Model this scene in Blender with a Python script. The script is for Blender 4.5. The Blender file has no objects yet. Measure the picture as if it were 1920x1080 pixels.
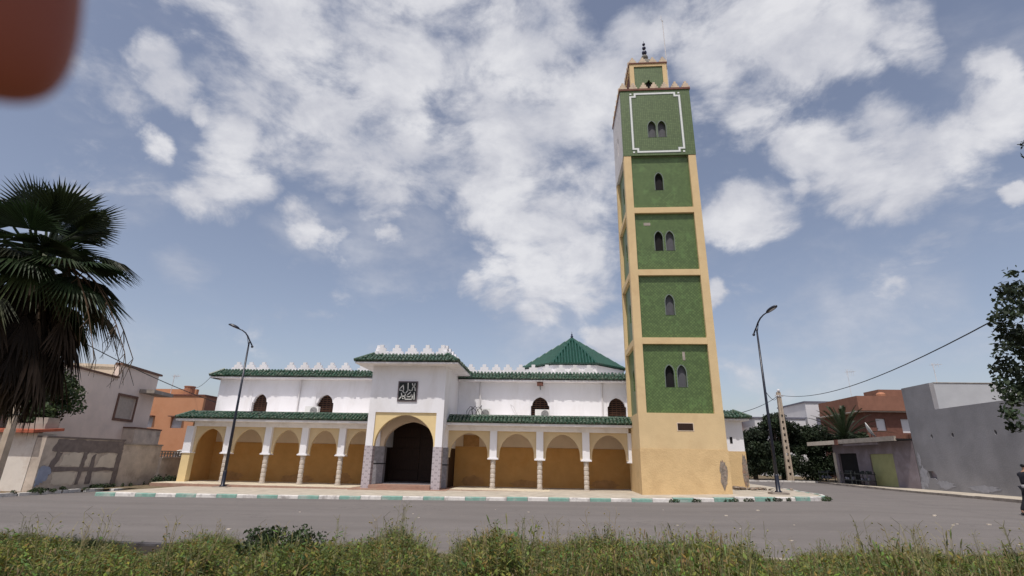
import bpy, bmesh, math, random
import numpy as np
from mathutils import Vector, Matrix, geometry
random.seed(7); RNG = np.random.default_rng(7)
C = bpy.context.scene.collection
SC = bpy.context.scene
rad = math.radians

# ------------------------------------------------------------------ camera
CAMP = Vector((0, 0, 1.6))
FPX, PITCH, ROLL, YAW = 963.54, 0.3227458, 0.0213760, 0.0827359
fw = Vector((-math.sin(YAW)*math.cos(PITCH), math.cos(YAW)*math.cos(PITCH), math.sin(PITCH)))
r0 = Vector((math.cos(YAW), math.sin(YAW), 0)); u0 = r0.cross(fw)
rt = math.cos(ROLL)*r0 + math.sin(ROLL)*u0
up = -math.sin(ROLL)*r0 + math.cos(ROLL)*u0
cd = bpy.data.cameras.new('camera'); cam = bpy.data.objects.new('camera', cd); C.objects.link(cam)
M = Matrix((rt, up, -fw)).transposed().to_4x4(); M.translation = CAMP
cam.matrix_world = M
cd.sensor_width = 36; cd.lens = FPX/1920*36; cd.clip_start = 0.005; cd.clip_end = 2000
cd.dof.use_dof = True; cd.dof.focus_distance = 26; cd.dof.aperture_fstop = 9.0
SC.camera = cam
def ray(px, py): return (fw*FPX + rt*(px-960) - up*(py-540)).normalized()
def atY(px, py, Y): d = ray(px, py); return CAMP + d*(Y/d.y)
def atX(px, py, X): d = ray(px, py); return CAMP + d*(X/d.x)

# ------------------------------------------------------------------ light
SUN_EL, SUN_AZ = rad(65), rad(195)
SC.view_settings.view_transform = 'Standard'; SC.view_settings.look = 'None'
SC.view_settings.exposure = 0.0; SC.view_settings.gamma = 1
sun = bpy.data.lights.new('sun', 'SUN'); sun.energy = 3.3; sun.angle = rad(0.6); sun.color = (1, .95, .88)
so = bpy.data.objects.new('sun', sun); C.objects.link(so)
sd = Vector((math.sin(SUN_AZ)*math.cos(SUN_EL), math.cos(SUN_AZ)*math.cos(SUN_EL), math.sin(SUN_EL)))
so.rotation_euler = sd.to_track_quat('Z', 'Y').to_euler(); so.location = (0, -20, 40)

W = bpy.data.worlds.new('World'); SC.world = W; W.use_nodes = True
nt = W.node_tree; nt.nodes.clear()
def N(t, typ, **k):
    n = t.nodes.new(typ)
    for a, b in k.items(): setattr(n, a, b)
    return n
def lk(t, a, b): t.links.new(a, b)
wo = N(nt, 'ShaderNodeOutputWorld'); bg = N(nt, 'ShaderNodeBackground'); bgc = N(nt, 'ShaderNodeBackground'); mx = N(nt, 'ShaderNodeMixShader')
sky = N(nt, 'ShaderNodeTexSky', sky_type='NISHITA', sun_disc=False, sun_elevation=SUN_EL, sun_rotation=SUN_AZ, air_density=1.0, dust_density=2.2, ozone_density=1.5, altitude=200)
hs = N(nt, 'ShaderNodeHueSaturation'); hs.inputs['Saturation'].default_value = 0.82; hs.inputs['Value'].default_value = 1.0
tint = N(nt, 'ShaderNodeMix', data_type='RGBA', blend_type='MULTIPLY'); tint.inputs[0].default_value = 1; tint.inputs[7].default_value = (1.10, 1.02, 1.0, 1)
lk(nt, sky.outputs[0], hs.inputs['Color']); lk(nt, hs.outputs[0], tint.inputs[6]); lk(nt, tint.outputs[2], bg.inputs[0]); bg.inputs[1].default_value = 0.125
tc = N(nt, 'ShaderNodeTexCoord')
def noise(t, vec, scale, detail=6, rough=.55, dist=0.0):
    n = N(t, 'ShaderNodeTexNoise'); n.inputs['Scale'].default_value = scale; n.inputs['Detail'].default_value = detail
    n.inputs['Roughness'].default_value = rough; n.inputs['Distortion'].default_value = dist
    if vec is not None: lk(t, vec, n.inputs['Vector'])
    return n
def math_(t, op, a, b=None, clamp=False):
    n = N(t, 'ShaderNodeMath', operation=op, use_clamp=clamp)
    for i, x in enumerate((a, b)):
        if x is None: continue
        if isinstance(x, (int, float)): n.inputs[i].default_value = x
        else: lk(t, x, n.inputs[i])
    return n.outputs[0]
def ramp(t, fac, stops, interp='LINEAR'):
    n = N(t, 'ShaderNodeValToRGB'); n.color_ramp.interpolation = interp
    e = n.color_ramp.elements
    while len(e) < len(stops): e.new(0.5)
    for i, (p, c) in enumerate(stops):
        e[i].position = p; e[i].color = (*c, 1) if len(c) == 3 else c
    lk(t, fac, n.inputs[0]); return n.outputs[0]
# cumulus layer: irregular caps of sky around fixed directions, edges broken up by noise
BL = [(560,50,190),(700,110,210),(480,120,120),(640,230,150),(760,260,140),(850,80,190),(960,150,150),(730,350,75),(800,300,100),(430,215,65),
 (980,290,120),(1090,230,120),(1110,330,105),(930,385,90),(1050,400,85),(1150,150,85),(880,20,160),(1000,40,120),(400,10,100),(1190,60,70),
 (300,95,55),(325,150,55),(410,332,85),(465,345,50),(540,412,55),(735,445,26),(280,270,40),(370,195,30),
 (1080,465,85),(1000,512,90),(930,545,55),(880,548,32),(1110,520,70),(1150,620,55),(1120,410,60),
 (1350,60,130),(1450,70,160),(1570,50,130),(1330,150,90),(1420,205,80),(1500,285,80),(1600,335,105),(1700,305,105),(1780,275,95),(1860,220,110),
 (1640,240,75),(1420,395,80),(1390,425,60),(1340,425,40),(1500,355,32),(1610,115,65),(1680,365,70),(1905,370,35),(1340,555,26),(1700,60,90),(1560,290,70),
 (1850,110,60),(1250,30,80)]
THIN = [(1650,620,260),(1820,120,150),(350,500,60),(240,370,80),(560,420,90),(1780,430,60),(1480,630,120),(1000,600,160),(100,680,200),(1750,560,120),(760,420,140)]
wn = noise(nt, tc.outputs['Generated'], 4.5, 8, .62)
wv = N(nt, 'ShaderNodeVectorMath', operation='SUBTRACT'); lk(nt, wn.outputs['Color'], wv.inputs[0]); wv.inputs[1].default_value = (.5, .5, .5)
ws = N(nt, 'ShaderNodeVectorMath', operation='SCALE'); lk(nt, wv.outputs[0], ws.inputs[0]); ws.inputs['Scale'].default_value = .12
wa = N(nt, 'ShaderNodeVectorMath', operation='ADD'); lk(nt, tc.outputs['Generated'], wa.inputs[0]); lk(nt, ws.outputs[0], wa.inputs[1])
wnn = N(nt, 'ShaderNodeVectorMath', operation='NORMALIZE'); lk(nt, wa.outputs[0], wnn.inputs[0])
def caps(lst):
    acc = None
    for (x, y, r) in lst:
        d = ray(x, y); k = d.dot(fw); a = r/FPX*k*k*1.05
        vm = N(nt, 'ShaderNodeVectorMath', operation='DOT_PRODUCT'); lk(nt, wnn.outputs[0], vm.inputs[0]); vm.inputs[1].default_value = d
        mr = N(nt, 'ShaderNodeMapRange'); lk(nt, vm.outputs['Value'], mr.inputs['Value']); mr.inputs['From Min'].default_value = math.cos(a*1.25); mr.inputs['From Max'].default_value = math.cos(a*.25)
        o = mr.outputs[0]
        if acc is None: acc = o
        else:
            n = N(nt, 'ShaderNodeMath', operation='SMOOTH_MAX'); lk(nt, acc, n.inputs[0]); lk(nt, o, n.inputs[1]); n.inputs[2].default_value = .15; acc = n.outputs[0]
    return acc
mp = N(nt, 'ShaderNodeMapping'); lk(nt, tc.outputs['Generated'], mp.inputs[0]); mp.inputs['Scale'].default_value = (1, 1, 1.7)
n1 = noise(nt, mp.outputs[0], 6.5, 11, .60, .25); n2 = noise(nt, mp.outputs[0], 7.0, 8, .58, .2)
F = math_(nt, 'ADD', math_(nt, 'MULTIPLY', caps(BL), .70), math_(nt, 'MULTIPLY', math_(nt, 'SUBTRACT', n1.outputs[0], .5), 2.3))
msk = N(nt, 'ShaderNodeMapRange', interpolation_type='SMOOTHSTEP'); lk(nt, F, msk.inputs['Value']); msk.inputs['From Min'].default_value = .12; msk.inputs['From Max'].default_value = .74
G = math_(nt, 'ADD', math_(nt, 'MULTIPLY', caps(THIN), .5), math_(nt, 'MULTIPLY', math_(nt, 'SUBTRACT', n2.outputs[0], .5), 1.5))
mst = N(nt, 'ShaderNodeMapRange', interpolation_type='SMOOTHSTEP'); lk(nt, G, mst.inputs['Value']); mst.inputs['From Min'].default_value = .1; mst.inputs['From Max'].default_value = .9; mst.inputs['To Max'].default_value = .5
mall = math_(nt, 'MAXIMUM', math_(nt, 'MULTIPLY', msk.outputs[0], .94), mst.outputs[0])
shade = math_(nt, 'ADD', math_(nt, 'MULTIPLY', F, .30), math_(nt, 'MULTIPLY', n2.outputs[0], 1.1))
lk(nt, ramp(nt, shade, [(.46, (.42, .45, .54)), (.68, (.58, .59, .65)), (.95, (.79, .79, .82))]), bgc.inputs[0]); bgc.inputs[1].default_value = 1.0
lk(nt, mall, mx.inputs[0]); lk(nt, bg.outputs[0], mx.inputs[1]); lk(nt, bgc.outputs[0], mx.inputs[2]); lk(nt, mx.outputs[0], wo.inputs[0])

# ------------------------------------------------------------------ materials
def mat(name, col, rough=.85, var=.12, scale=2.0, bump=0.0, bscale=30, spec=.3, stain=None, stain_amt=.5, stain_scale=1.2, stretch=(1, 1, 1), attr=False, metal=0.0, trans=0.0):
    m = bpy.data.materials.new(name); m.use_nodes = True; t = m.node_tree; b = t.nodes['Principled BSDF']
    b.inputs['Roughness'].default_value = rough; b.inputs['Specular IOR Level'].default_value = spec; b.inputs['Metallic'].default_value = metal
    g = N(t, 'ShaderNodeNewGeometry'); mpp = N(t, 'ShaderNodeMapping'); lk(t, g.outputs['Position'], mpp.inputs[0]); mpp.inputs['Scale'].default_value = stretch
    n = noise(t, mpp.outputs[0], scale, 8, .6)
    lo = tuple(c*(1-var) for c in col); hi = tuple(min(1, c*(1+var)) for c in col)
    out = ramp(t, n.outputs[0], [(.3, lo), (.7, hi)])
    if stain:
        s = noise(t, mpp.outputs[0], stain_scale, 9, .65, .4)
        f = ramp(t, s.outputs[0], [(.5, (0, 0, 0)), (.68, (stain_amt,)*3)])
        mixn = N(t, 'ShaderNodeMix', data_type='RGBA'); lk(t, f, mixn.inputs[0]); lk(t, out, mixn.inputs[6]); mixn.inputs[7].default_value = (*stain, 1); out = mixn.outputs[2]
    if attr:
        a = N(t, 'ShaderNodeAttribute', attribute_name='Col')
        mixn = N(t, 'ShaderNodeMix', data_type='RGBA', blend_type='MULTIPLY'); mixn.inputs[0].default_value = 1; lk(t, out, mixn.inputs[6]); lk(t, a.outputs['Color'], mixn.inputs[7]); out = mixn.outputs[2]
    lk(t, out, b.inputs['Base Color'])
    if bump:
        bn = noise(t, g.outputs['Position'], bscale, 5, .6)
        bp = N(t, 'ShaderNodeBump'); bp.inputs['Strength'].default_value = bump; bp.inputs['Distance'].default_value = .02
        lk(t, bn.outputs[0], bp.inputs['Height']); lk(t, bp.outputs[0], b.inputs['Normal'])
    if trans:
        tb = N(t, 'ShaderNodeBsdfTranslucent'); lk(t, out, tb.inputs[0]); ms = N(t, 'ShaderNodeMixShader'); ms.inputs[0].default_value = trans
        lk(t, b.outputs[0], ms.inputs[1]); lk(t, tb.outputs[0], ms.inputs[2]); lk(t, ms.outputs[0], t.nodes['Material Output'].inputs[0])
    return m
def cellmat(name, col, size, var=.35, rough=.5, joint=None, jw=.06, rot=45, dark=None, spec=.4, patch=None):
    """glazed tiles: a regular grid of cells, every tile its own tone, thin joints"""
    m = bpy.data.materials.new(name); m.use_nodes = True; t = m.node_tree; b = t.nodes['Principled BSDF']
    b.inputs['Roughness'].default_value = rough; b.inputs['Specular IOR Level'].default_value = spec
    g = N(t, 'ShaderNodeNewGeometry'); s = N(t, 'ShaderNodeSeparateXYZ'); lk(t, g.outputs['Position'], s.inputs[0])
    u = math_(t, 'ADD', s.outputs[0], s.outputs[1]); v = s.outputs[2]
    c_, s_ = math.cos(rad(rot)), math.sin(rad(rot))
    a = math_(t, 'ADD', math_(t, 'MULTIPLY', u, c_/size), math_(t, 'MULTIPLY', v, s_/size))
    bb = math_(t, 'ADD', math_(t, 'MULTIPLY', u, -s_/size), math_(t, 'MULTIPLY', v, c_/size))
    cx = N(t, 'ShaderNodeCombineXYZ'); lk(t, math_(t, 'FLOOR', a), cx.inputs[0]); lk(t, math_(t, 'FLOOR', bb), cx.inputs[1])
    wn_ = N(t, 'ShaderNodeTexWhiteNoise', noise_dimensions='3D'); lk(t, cx.outputs[0], wn_.inputs['Vector'])
    big = noise(t, g.outputs['Position'], .9, 5, .6)
    f = math_(t, 'ADD', math_(t, 'MULTIPLY', wn_.outputs['Value'], .55), math_(t, 'MULTIPLY', big.outputs[0], .45))
    out = ramp(t, f, [(.15, tuple(c*(1-var) for c in col)), (.85, tuple(c*(1+var) for c in col))])
    fa = math_(t, 'FRACT', a); fb = math_(t, 'FRACT', bb)
    j = math_(t, 'MINIMUM', math_(t, 'MINIMUM', fa, math_(t, 'SUBTRACT', 1.0, fa)), math_(t, 'MINIMUM', fb, math_(t, 'SUBTRACT', 1.0, fb)))
    jm = math_(t, 'LESS_THAN', j, jw)
    mixn = N(t, 'ShaderNodeMix', data_type='RGBA'); lk(t, jm, mixn.inputs[0]); lk(t, out, mixn.inputs[6]); mixn.inputs[7].default_value = (*(joint or tuple(c*.5 for c in col)), 1)
    out = mixn.outputs[2]
    if patch:
        pn = noise(t, g.outputs['Position'], 1.3, 6, .7); pf = ramp(t, pn.outputs[0], [(.56, (0, 0, 0)), (.62, (.6, .6, .6))])
        mixn = N(t, 'ShaderNodeMix', data_type='RGBA'); lk(t, pf, mixn.inputs[0]); lk(t, out, mixn.inputs[6]); mixn.inputs[7].default_value = (*patch, 1); out = mixn.outputs[2]
    lk(t, out, b.inputs['Base Color']); return m
def rosettemat(name):
    """zellij tile cladding: pale rosettes in grey rings"""
    m = bpy.data.materials.new(name); m.use_nodes = True; t = m.node_tree; b = t.nodes['Principled BSDF']; b.inputs['Roughness'].default_value = .45
    g = N(t, 'ShaderNodeNewGeometry'); s = N(t, 'ShaderNodeSeparateXYZ'); lk(t, g.outputs['Position'], s.inputs[0])
    u = math_(t, 'MULTIPLY', math_(t, 'ADD', s.outputs[0], 9.625), 1/.3645); v = math_(t, 'MULTIPLY', s.outputs[2], 1/.30)
    def ring(du, dv):
        p = math_(t, 'MULTIPLY', math_(t, 'SUBTRACT', math_(t, 'FRACT', math_(t, 'ADD', u, du)), .5), .3645); q = math_(t, 'MULTIPLY', math_(t, 'SUBTRACT', math_(t, 'FRACT', math_(t, 'ADD', v, dv)), .5), .30)
        return math_(t, 'SQRT', math_(t, 'ADD', math_(t, 'MULTIPLY', p, p), math_(t, 'MULTIPLY', q, q)))
    d = math_(t, 'MULTIPLY', math_(t, 'MINIMUM', ring(.5, 0), ring(0.0, .5)), 2.2)
    out = ramp(t, d, [(0, (.40, .36, .38)), (.24, (.47, .42, .44)), (.27, (.30, .265, .28)), (.35, (.30, .265, .28)), (.38, (.56, .49, .48)), (.5, (.50, .43, .42))])
    lk(t, out, b.inputs['Base Color']); return m

MT = {}
MT['white'] = mat('white_plaster', (.80, .79, .81), .9, .03, 1.5, .25, 18, stain=(.62, .59, .57), stain_amt=.45, stain_scale=.9, stretch=(1, 1, .35))
MT['whiteband'] = mat('white_soffit_paint', (.78, .75, .74), .9, .05, 2.5, stain=(.6, .56, .52), stain_amt=.5, stain_scale=2)
MT['cream'] = mat('cream_paint', (.66, .495, .275), .9, .06, 1.2, .3, 20, stain=(.56, .39, .21), stain_amt=.5, stain_scale=.8)
MT['creamlow'] = mat('cream_paint_dado', (.645, .46, .24), .9, .06, 2.0, .8, 14, stain=(.5, .34, .17), stain_amt=.5, stain_scale=1.1)
MT['spandrel'] = mat('pale_yellow_paint', (.72, .56, .30), .9, .05, 2)
MT['arcadecream'] = mat('arcade_cream_paint', (.62, .48, .29), .9, .05, 2)
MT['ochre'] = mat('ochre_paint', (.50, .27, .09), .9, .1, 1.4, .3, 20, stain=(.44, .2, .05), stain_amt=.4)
MT['dampstain'] = mat('damp_stained_ochre', (.40, .215, .085), .95, .2, 3)
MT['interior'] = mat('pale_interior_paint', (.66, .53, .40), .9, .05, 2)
MT['tile'] = cellmat('green_glazed_tiles', (.104, .156, .052), .115, .24, .42, (.05, .095, .03), .07, 45, patch=(.13, .22, .07))
MT['tileup'] = cellmat('green_glazed_tiles_upper', (.112, .156, .066), .115, .18, .42, (.06, .1, .035), .07, 0)
MT['merlon'] = mat('weathered_cream_plaster', (.58, .47, .35), .9, .12, 4, .3, 20, stain=(.35, .29, .24), stain_amt=.6, stain_scale=3)
MT['roof'] = mat('green_roof_tiles', (.018, .056, .030), .38, .75, 7, .3, 40, .5, stain=(.24, .25, .19), stain_amt=.75, stain_scale=9)
MT['pyr'] = mat('green_roof_tiles_bright', (.010, .064, .043), .4, .3, 5, .1, 40, .5)
MT['zellij'] = rosettemat('rosette_tiles')
MT['marble'] = mat('grey_marble', (.22, .21, .225), .4, .3, 9, 0, spec=.4)
MT['black'] = mat('black_paint', (.012, .012, .014), .45, .1)
MT['darkwood'] = mat('dark_brown_wood', (.038, .018, .011), .6, .35, 6, 0, stretch=(4, 4, .4))
MT['grille'] = mat('brown_lattice_wood', (.075, .035, .02), .6, .25, 10)
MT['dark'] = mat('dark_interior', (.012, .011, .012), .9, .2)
MT['blind'] = mat('grey_blind', (.09, .09, .10), .7, .15, 4)
MT['stone'] = mat('carved_pale_stone', (.52, .46, .40), .85, .22, 7, .6, 25)
MT['steptile'] = mat('brown_step_tiles', (.33, .20, .15), .7, .15, 4, stain=(.42, .32, .24), stain_amt=.5)
MT['pavetile'] = cellmat('cream_floor_tiles', (.62, .55, .42), .33, .12, .7, (.5, .42, .32), .05, 0)
MT['letter'] = mat('silver_lettering', (.62, .61, .58), .45, .08, 6)
MT['plaqueframe'] = mat('dark_grey_frame', (.15, .12, .13), .5, .15)
MT['plaquebg'] = mat('black_panel', (.008, .012, .011), .4, .1)
MT['whitetile'] = mat('white_band_tiles', (.70, .72, .70), .5, .06, 6)
MT['greyline'] = mat('grey_joint', (.16, .19, .17), .8, .1)
MT['redbrown'] = mat('red_brown_paint', (.16, .07, .05), .8, .3, 5)
MT['domegrey'] = mat('grey_dome_paint', (.16, .15, .13), .7, .35, 4)
MT['navy'] = mat('dark_blue_glaze', (.012, .016, .055), .3, .2, spec=.6)
MT['greytower'] = mat('bare_grey_plaster', (.62, .60, .60), .9, .1, 2, .3, stain=(.4, .38, .37))
MT['brickhole'] = mat('exposed_masonry', (.24, .20, .165), .95, .45, 9, 1.0, 18, stain=(.35, .17, .10), stain_amt=.6, stain_scale=4)
def asphalt_mat():
    m = bpy.data.materials.new('asphalt'); m.use_nodes = True; t = m.node_tree; b = t.nodes['Principled BSDF']; b.inputs['Roughness'].default_value = .93; b.inputs['Specular IOR Level'].default_value = .25
    g = N(t, 'ShaderNodeNewGeometry'); pos = g.outputs['Position']
    def mapped(s):
        q = N(t, 'ShaderNodeMapping'); lk(t, pos, q.inputs[0]); q.inputs['Scale'].default_value = s; return q.outputs[0]
    fine = noise(t, pos, 45, 4, .7); streak = noise(t, mapped((.035, .75, 1)), 1.0, 6, .6, .3); blot = noise(t, mapped((.22, .5, 1)), 1.0, 8, .62, .5); dust = noise(t, pos, 1.7, 8, .7)
    v = math_(t, 'ADD', math_(t, 'MULTIPLY', fine.outputs[0], .30), math_(t, 'ADD', math_(t, 'MULTIPLY', streak.outputs[0], .40), math_(t, 'MULTIPLY', blot.outputs[0], .30)))
    out = ramp(t, v, [(.34, (.130, .117, .109)), (.5, (.163, .147, .138)), (.66, (.196, .178, .168))])
    vo = N(t, 'ShaderNodeTexVoronoi', feature='DISTANCE_TO_EDGE'); wv_ = N(t, 'ShaderNodeVectorMath', operation='ADD'); lk(t, mapped((.30, .45, 1)), wv_.inputs[0]); lk(t, noise(t, pos, 1.2, 5, .6).outputs['Color'], wv_.inputs[1]); lk(t, wv_.outputs[0], vo.inputs['Vector']); vo.inputs['Scale'].default_value = .8
    ck = math_(t, 'MULTIPLY', math_(t, 'LESS_THAN', vo.outputs['Distance'], .009), math_(t, 'GREATER_THAN', blot.outputs[0], .52))
    for fac, cc in ((math_(t, 'MULTIPLY', ck, .45), (.085, .075, .072)), (ramp(t, dust.outputs[0], [(.56, (0, 0, 0)), (.72, (.45, .45, .45))]), (.235, .205, .18))):
        mi = N(t, 'ShaderNodeMix', data_type='RGBA'); lk(t, fac, mi.inputs[0]); lk(t, out, mi.inputs[6]); mi.inputs[7].default_value = (*cc, 1); out = mi.outputs[2]
    lk(t, out, b.inputs['Base Color']); bp = N(t, 'ShaderNodeBump'); bp.inputs['Strength'].default_value = .5; bp.inputs['Distance'].default_value = .02; lk(t, fine.outputs[0], bp.inputs['Height']); lk(t, bp.outputs[0], b.inputs['Normal']); return m
MT['asphalt'] = asphalt_mat()
MT['pave'] = mat('worn_concrete_paving', (.45, .40, .325), .9, .18, 2.5, .3, 30, stain=(.32, .27, .21), stain_amt=.6, stain_scale=1.3)
MT['kerbw'] = mat('worn_white_paint', (.66, .63, .59), .85, .12, 5, .5, 30, stain=(.34, .31, .29), stain_amt=1.0, stain_scale=2.4)
MT['kerbg'] = mat('worn_green_paint', (.21, .36, .30), .85, .15, 5, .5, 30, stain=(.42, .44, .40), stain_amt=.95, stain_scale=2.2)
MT['kerbgrey'] = mat('old_concrete_kerb', (.30, .26, .225), .95, .25, 3, .6, 25, stain=(.14, .11, .09), stain_amt=.7, stain_scale=2)
MT['soil'] = mat('dry_soil', (.16, .12, .075), 1, .3, 3, .6, 20, stain=(.09, .10, .04), stain_amt=.7)
MT['ground'] = mat('dusty_ground', (.24, .20, .15), 1, .2, .2)
MT['lampmetal'] = mat('dark_navy_metal', (.008, .010, .022), .35, .1, spec=.5)
MT['lens'] = mat('lamp_glass', (.45, .46, .5), .25, .05, spec=.6)
MT['concrete'] = mat('pole_concrete', (.42, .34, .26), .9, .15, 3, .3, 25)
MT['ac'] = mat('white_enamel', (.66, .66, .64), .45, .05, 4, stain=(.5, .45, .38), stain_amt=.3)
MT['acfan'] = mat('dark_fan_grille', (.06, .06, .065), .6, .1)
MT['cable'] = mat('black_cable', (.02, .02, .022), .6, .1)
MT['pipe'] = mat('grey_white_pipe', (.62, .60, .60), .6, .06)
MT['beige'] = mat('beige_render', (.78, .65, .565), .95, .08, .8, .4, 15, stain=(.60, .51, .45), stain_amt=.5, stain_scale=.7)
MT['beigeupper'] = mat('pale_buff_render', (.62, .53, .42), .95, .1, 1, stain=(.45, .36, .28), stain_amt=.5)
MT['brown'] = mat('brown_trim', (.17, .095, .07), .85, .2, 4)
MT['shutter'] = mat('beige_shutter', (.47, .40, .34), .7, .1, 5)
MT['orange'] = mat('orange_render', (.50, .245, .135), .95, .07, 1.0, .2, 18, stain=(.44, .19, .09), stain_amt=.4)
MT['oldwall'] = mat('old_grey_wall', (.54, .455, .375), .95, .2, 1.6, .5, 15, stain=(.28, .22, .18), stain_amt=.7, stain_scale=1.1)
MT['wallmark'] = mat('dark_wall_stripe', (.19, .155, .14), .95, .25, 4)
MT['patch'] = mat('pale_plaster_patch', (.62, .54, .44), .95, .1, 2, .3)
MT['bluepatch'] = mat('faded_blue_paint', (.30, .33, .42), .95, .15, 3)
MT['shedwhite'] = mat('dirty_white_render', (.70, .64, .57), .95, .1, 1.2, .3, stain=(.5, .4, .32), stain_amt=.6)
MT['redroof'] = mat('red_roof_edge', (.36, .10, .055), .8, .2, 4)
MT['weatherconc'] = mat('weathered_concrete', (.33, .29, .25), .95, .25, 2, .5, 15)
MT['dish'] = mat('white_dish', (.68, .67, .63), .5, .06, 3)
MT['greybld'] = mat('grey_cement_render', (.245, .24, .252), .95, .2, .45, .6, 10, stain=(.30, .29, .30), stain_amt=.6, stain_scale=.45)
MT['scar'] = mat('pale_cement_scar', (.33, .33, .36), .95, .15, 3)
MT['greybldsun'] = mat('sunlit_grey_cement', (.40, .41, .43), .95, .06, 1)  # paler copy of the grey cement, brightened for the sun-facing upper wall
MT['shopwall'] = mat('mauve_grey_wall', (.24, .20, .215), .95, .15, 1.2, .3, stain=(.33, .30, .33), stain_amt=.6)
MT['shopdoor'] = mat('yellow_green_shutter', (.36, .36, .17), .6, .1, 2)
MT['brick'] = mat('red_brown_brick', (.15, .068, .05), .95, .2, 3, .3, 20)
MT['brickband'] = mat('orange_brick_band', (.24, .115, .078), .95, .12, 2)
MT['farwhite'] = mat('far_white_render', (.60, .59, .60), .95, .06, .6)
MT['fargrey'] = mat('far_grey_trim', (.16, .16, .20), .9, .1)
MT['farcream'] = mat('far_cream_render', (.52, .46, .42), .95, .1, .8)
MT['bark'] = mat('bark', (.13, .095, .07), .95, .3, 6, .8, 18, stretch=(1, 1, .3))
MT['leafdark'] = mat('dark_leaves', (.026, .040, .018), .65, .35, 1.2, attr=True, trans=.12)
MT['leafmid'] = mat('green_leaves', (.040, .062, .022), .6, .35, 1.5, attr=True, trans=.15)
MT['palmleaf'] = mat('palm_fronds', (.028, .042, .018), .5, .25, 3, attr=True, trans=.15)
MT['palmdead'] = mat('dead_palm_fronds', (.058, .040, .028), .9, .3, 5, attr=True)
MT['weeds'] = mat('weeds', (1, 1, 1), .7, .08, 3, attr=True, trans=.22)
MT['rust'] = mat('dark_iron', (.035, .04, .04), .7, .3, 8)
MT['skin'] = mat('skin', (.31, .095, .066), .55, .08, 60)
MT['face'] = mat('face_skin', (.34, .19, .125), .6, .08, 40)
MT['hair'] = mat('black_hair', (.010, .009, .010), .5, .2, 20)
MT['jacket'] = mat('black_jacket', (.013, .013, .02), .8, .2, 8)
MT['piping'] = mat('white_piping', (.65, .64, .66), .8, .05)
MT['shirt'] = mat('pale_grey_shirt', (.42, .40, .42), .9, .1, 8)
MT['trouser'] = mat('black_trousers', (.012, .012, .017), .9, .2, 8)
MT['terracotta'] = mat('terracotta', (.38, .17, .10), .9, .15, 4)

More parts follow.
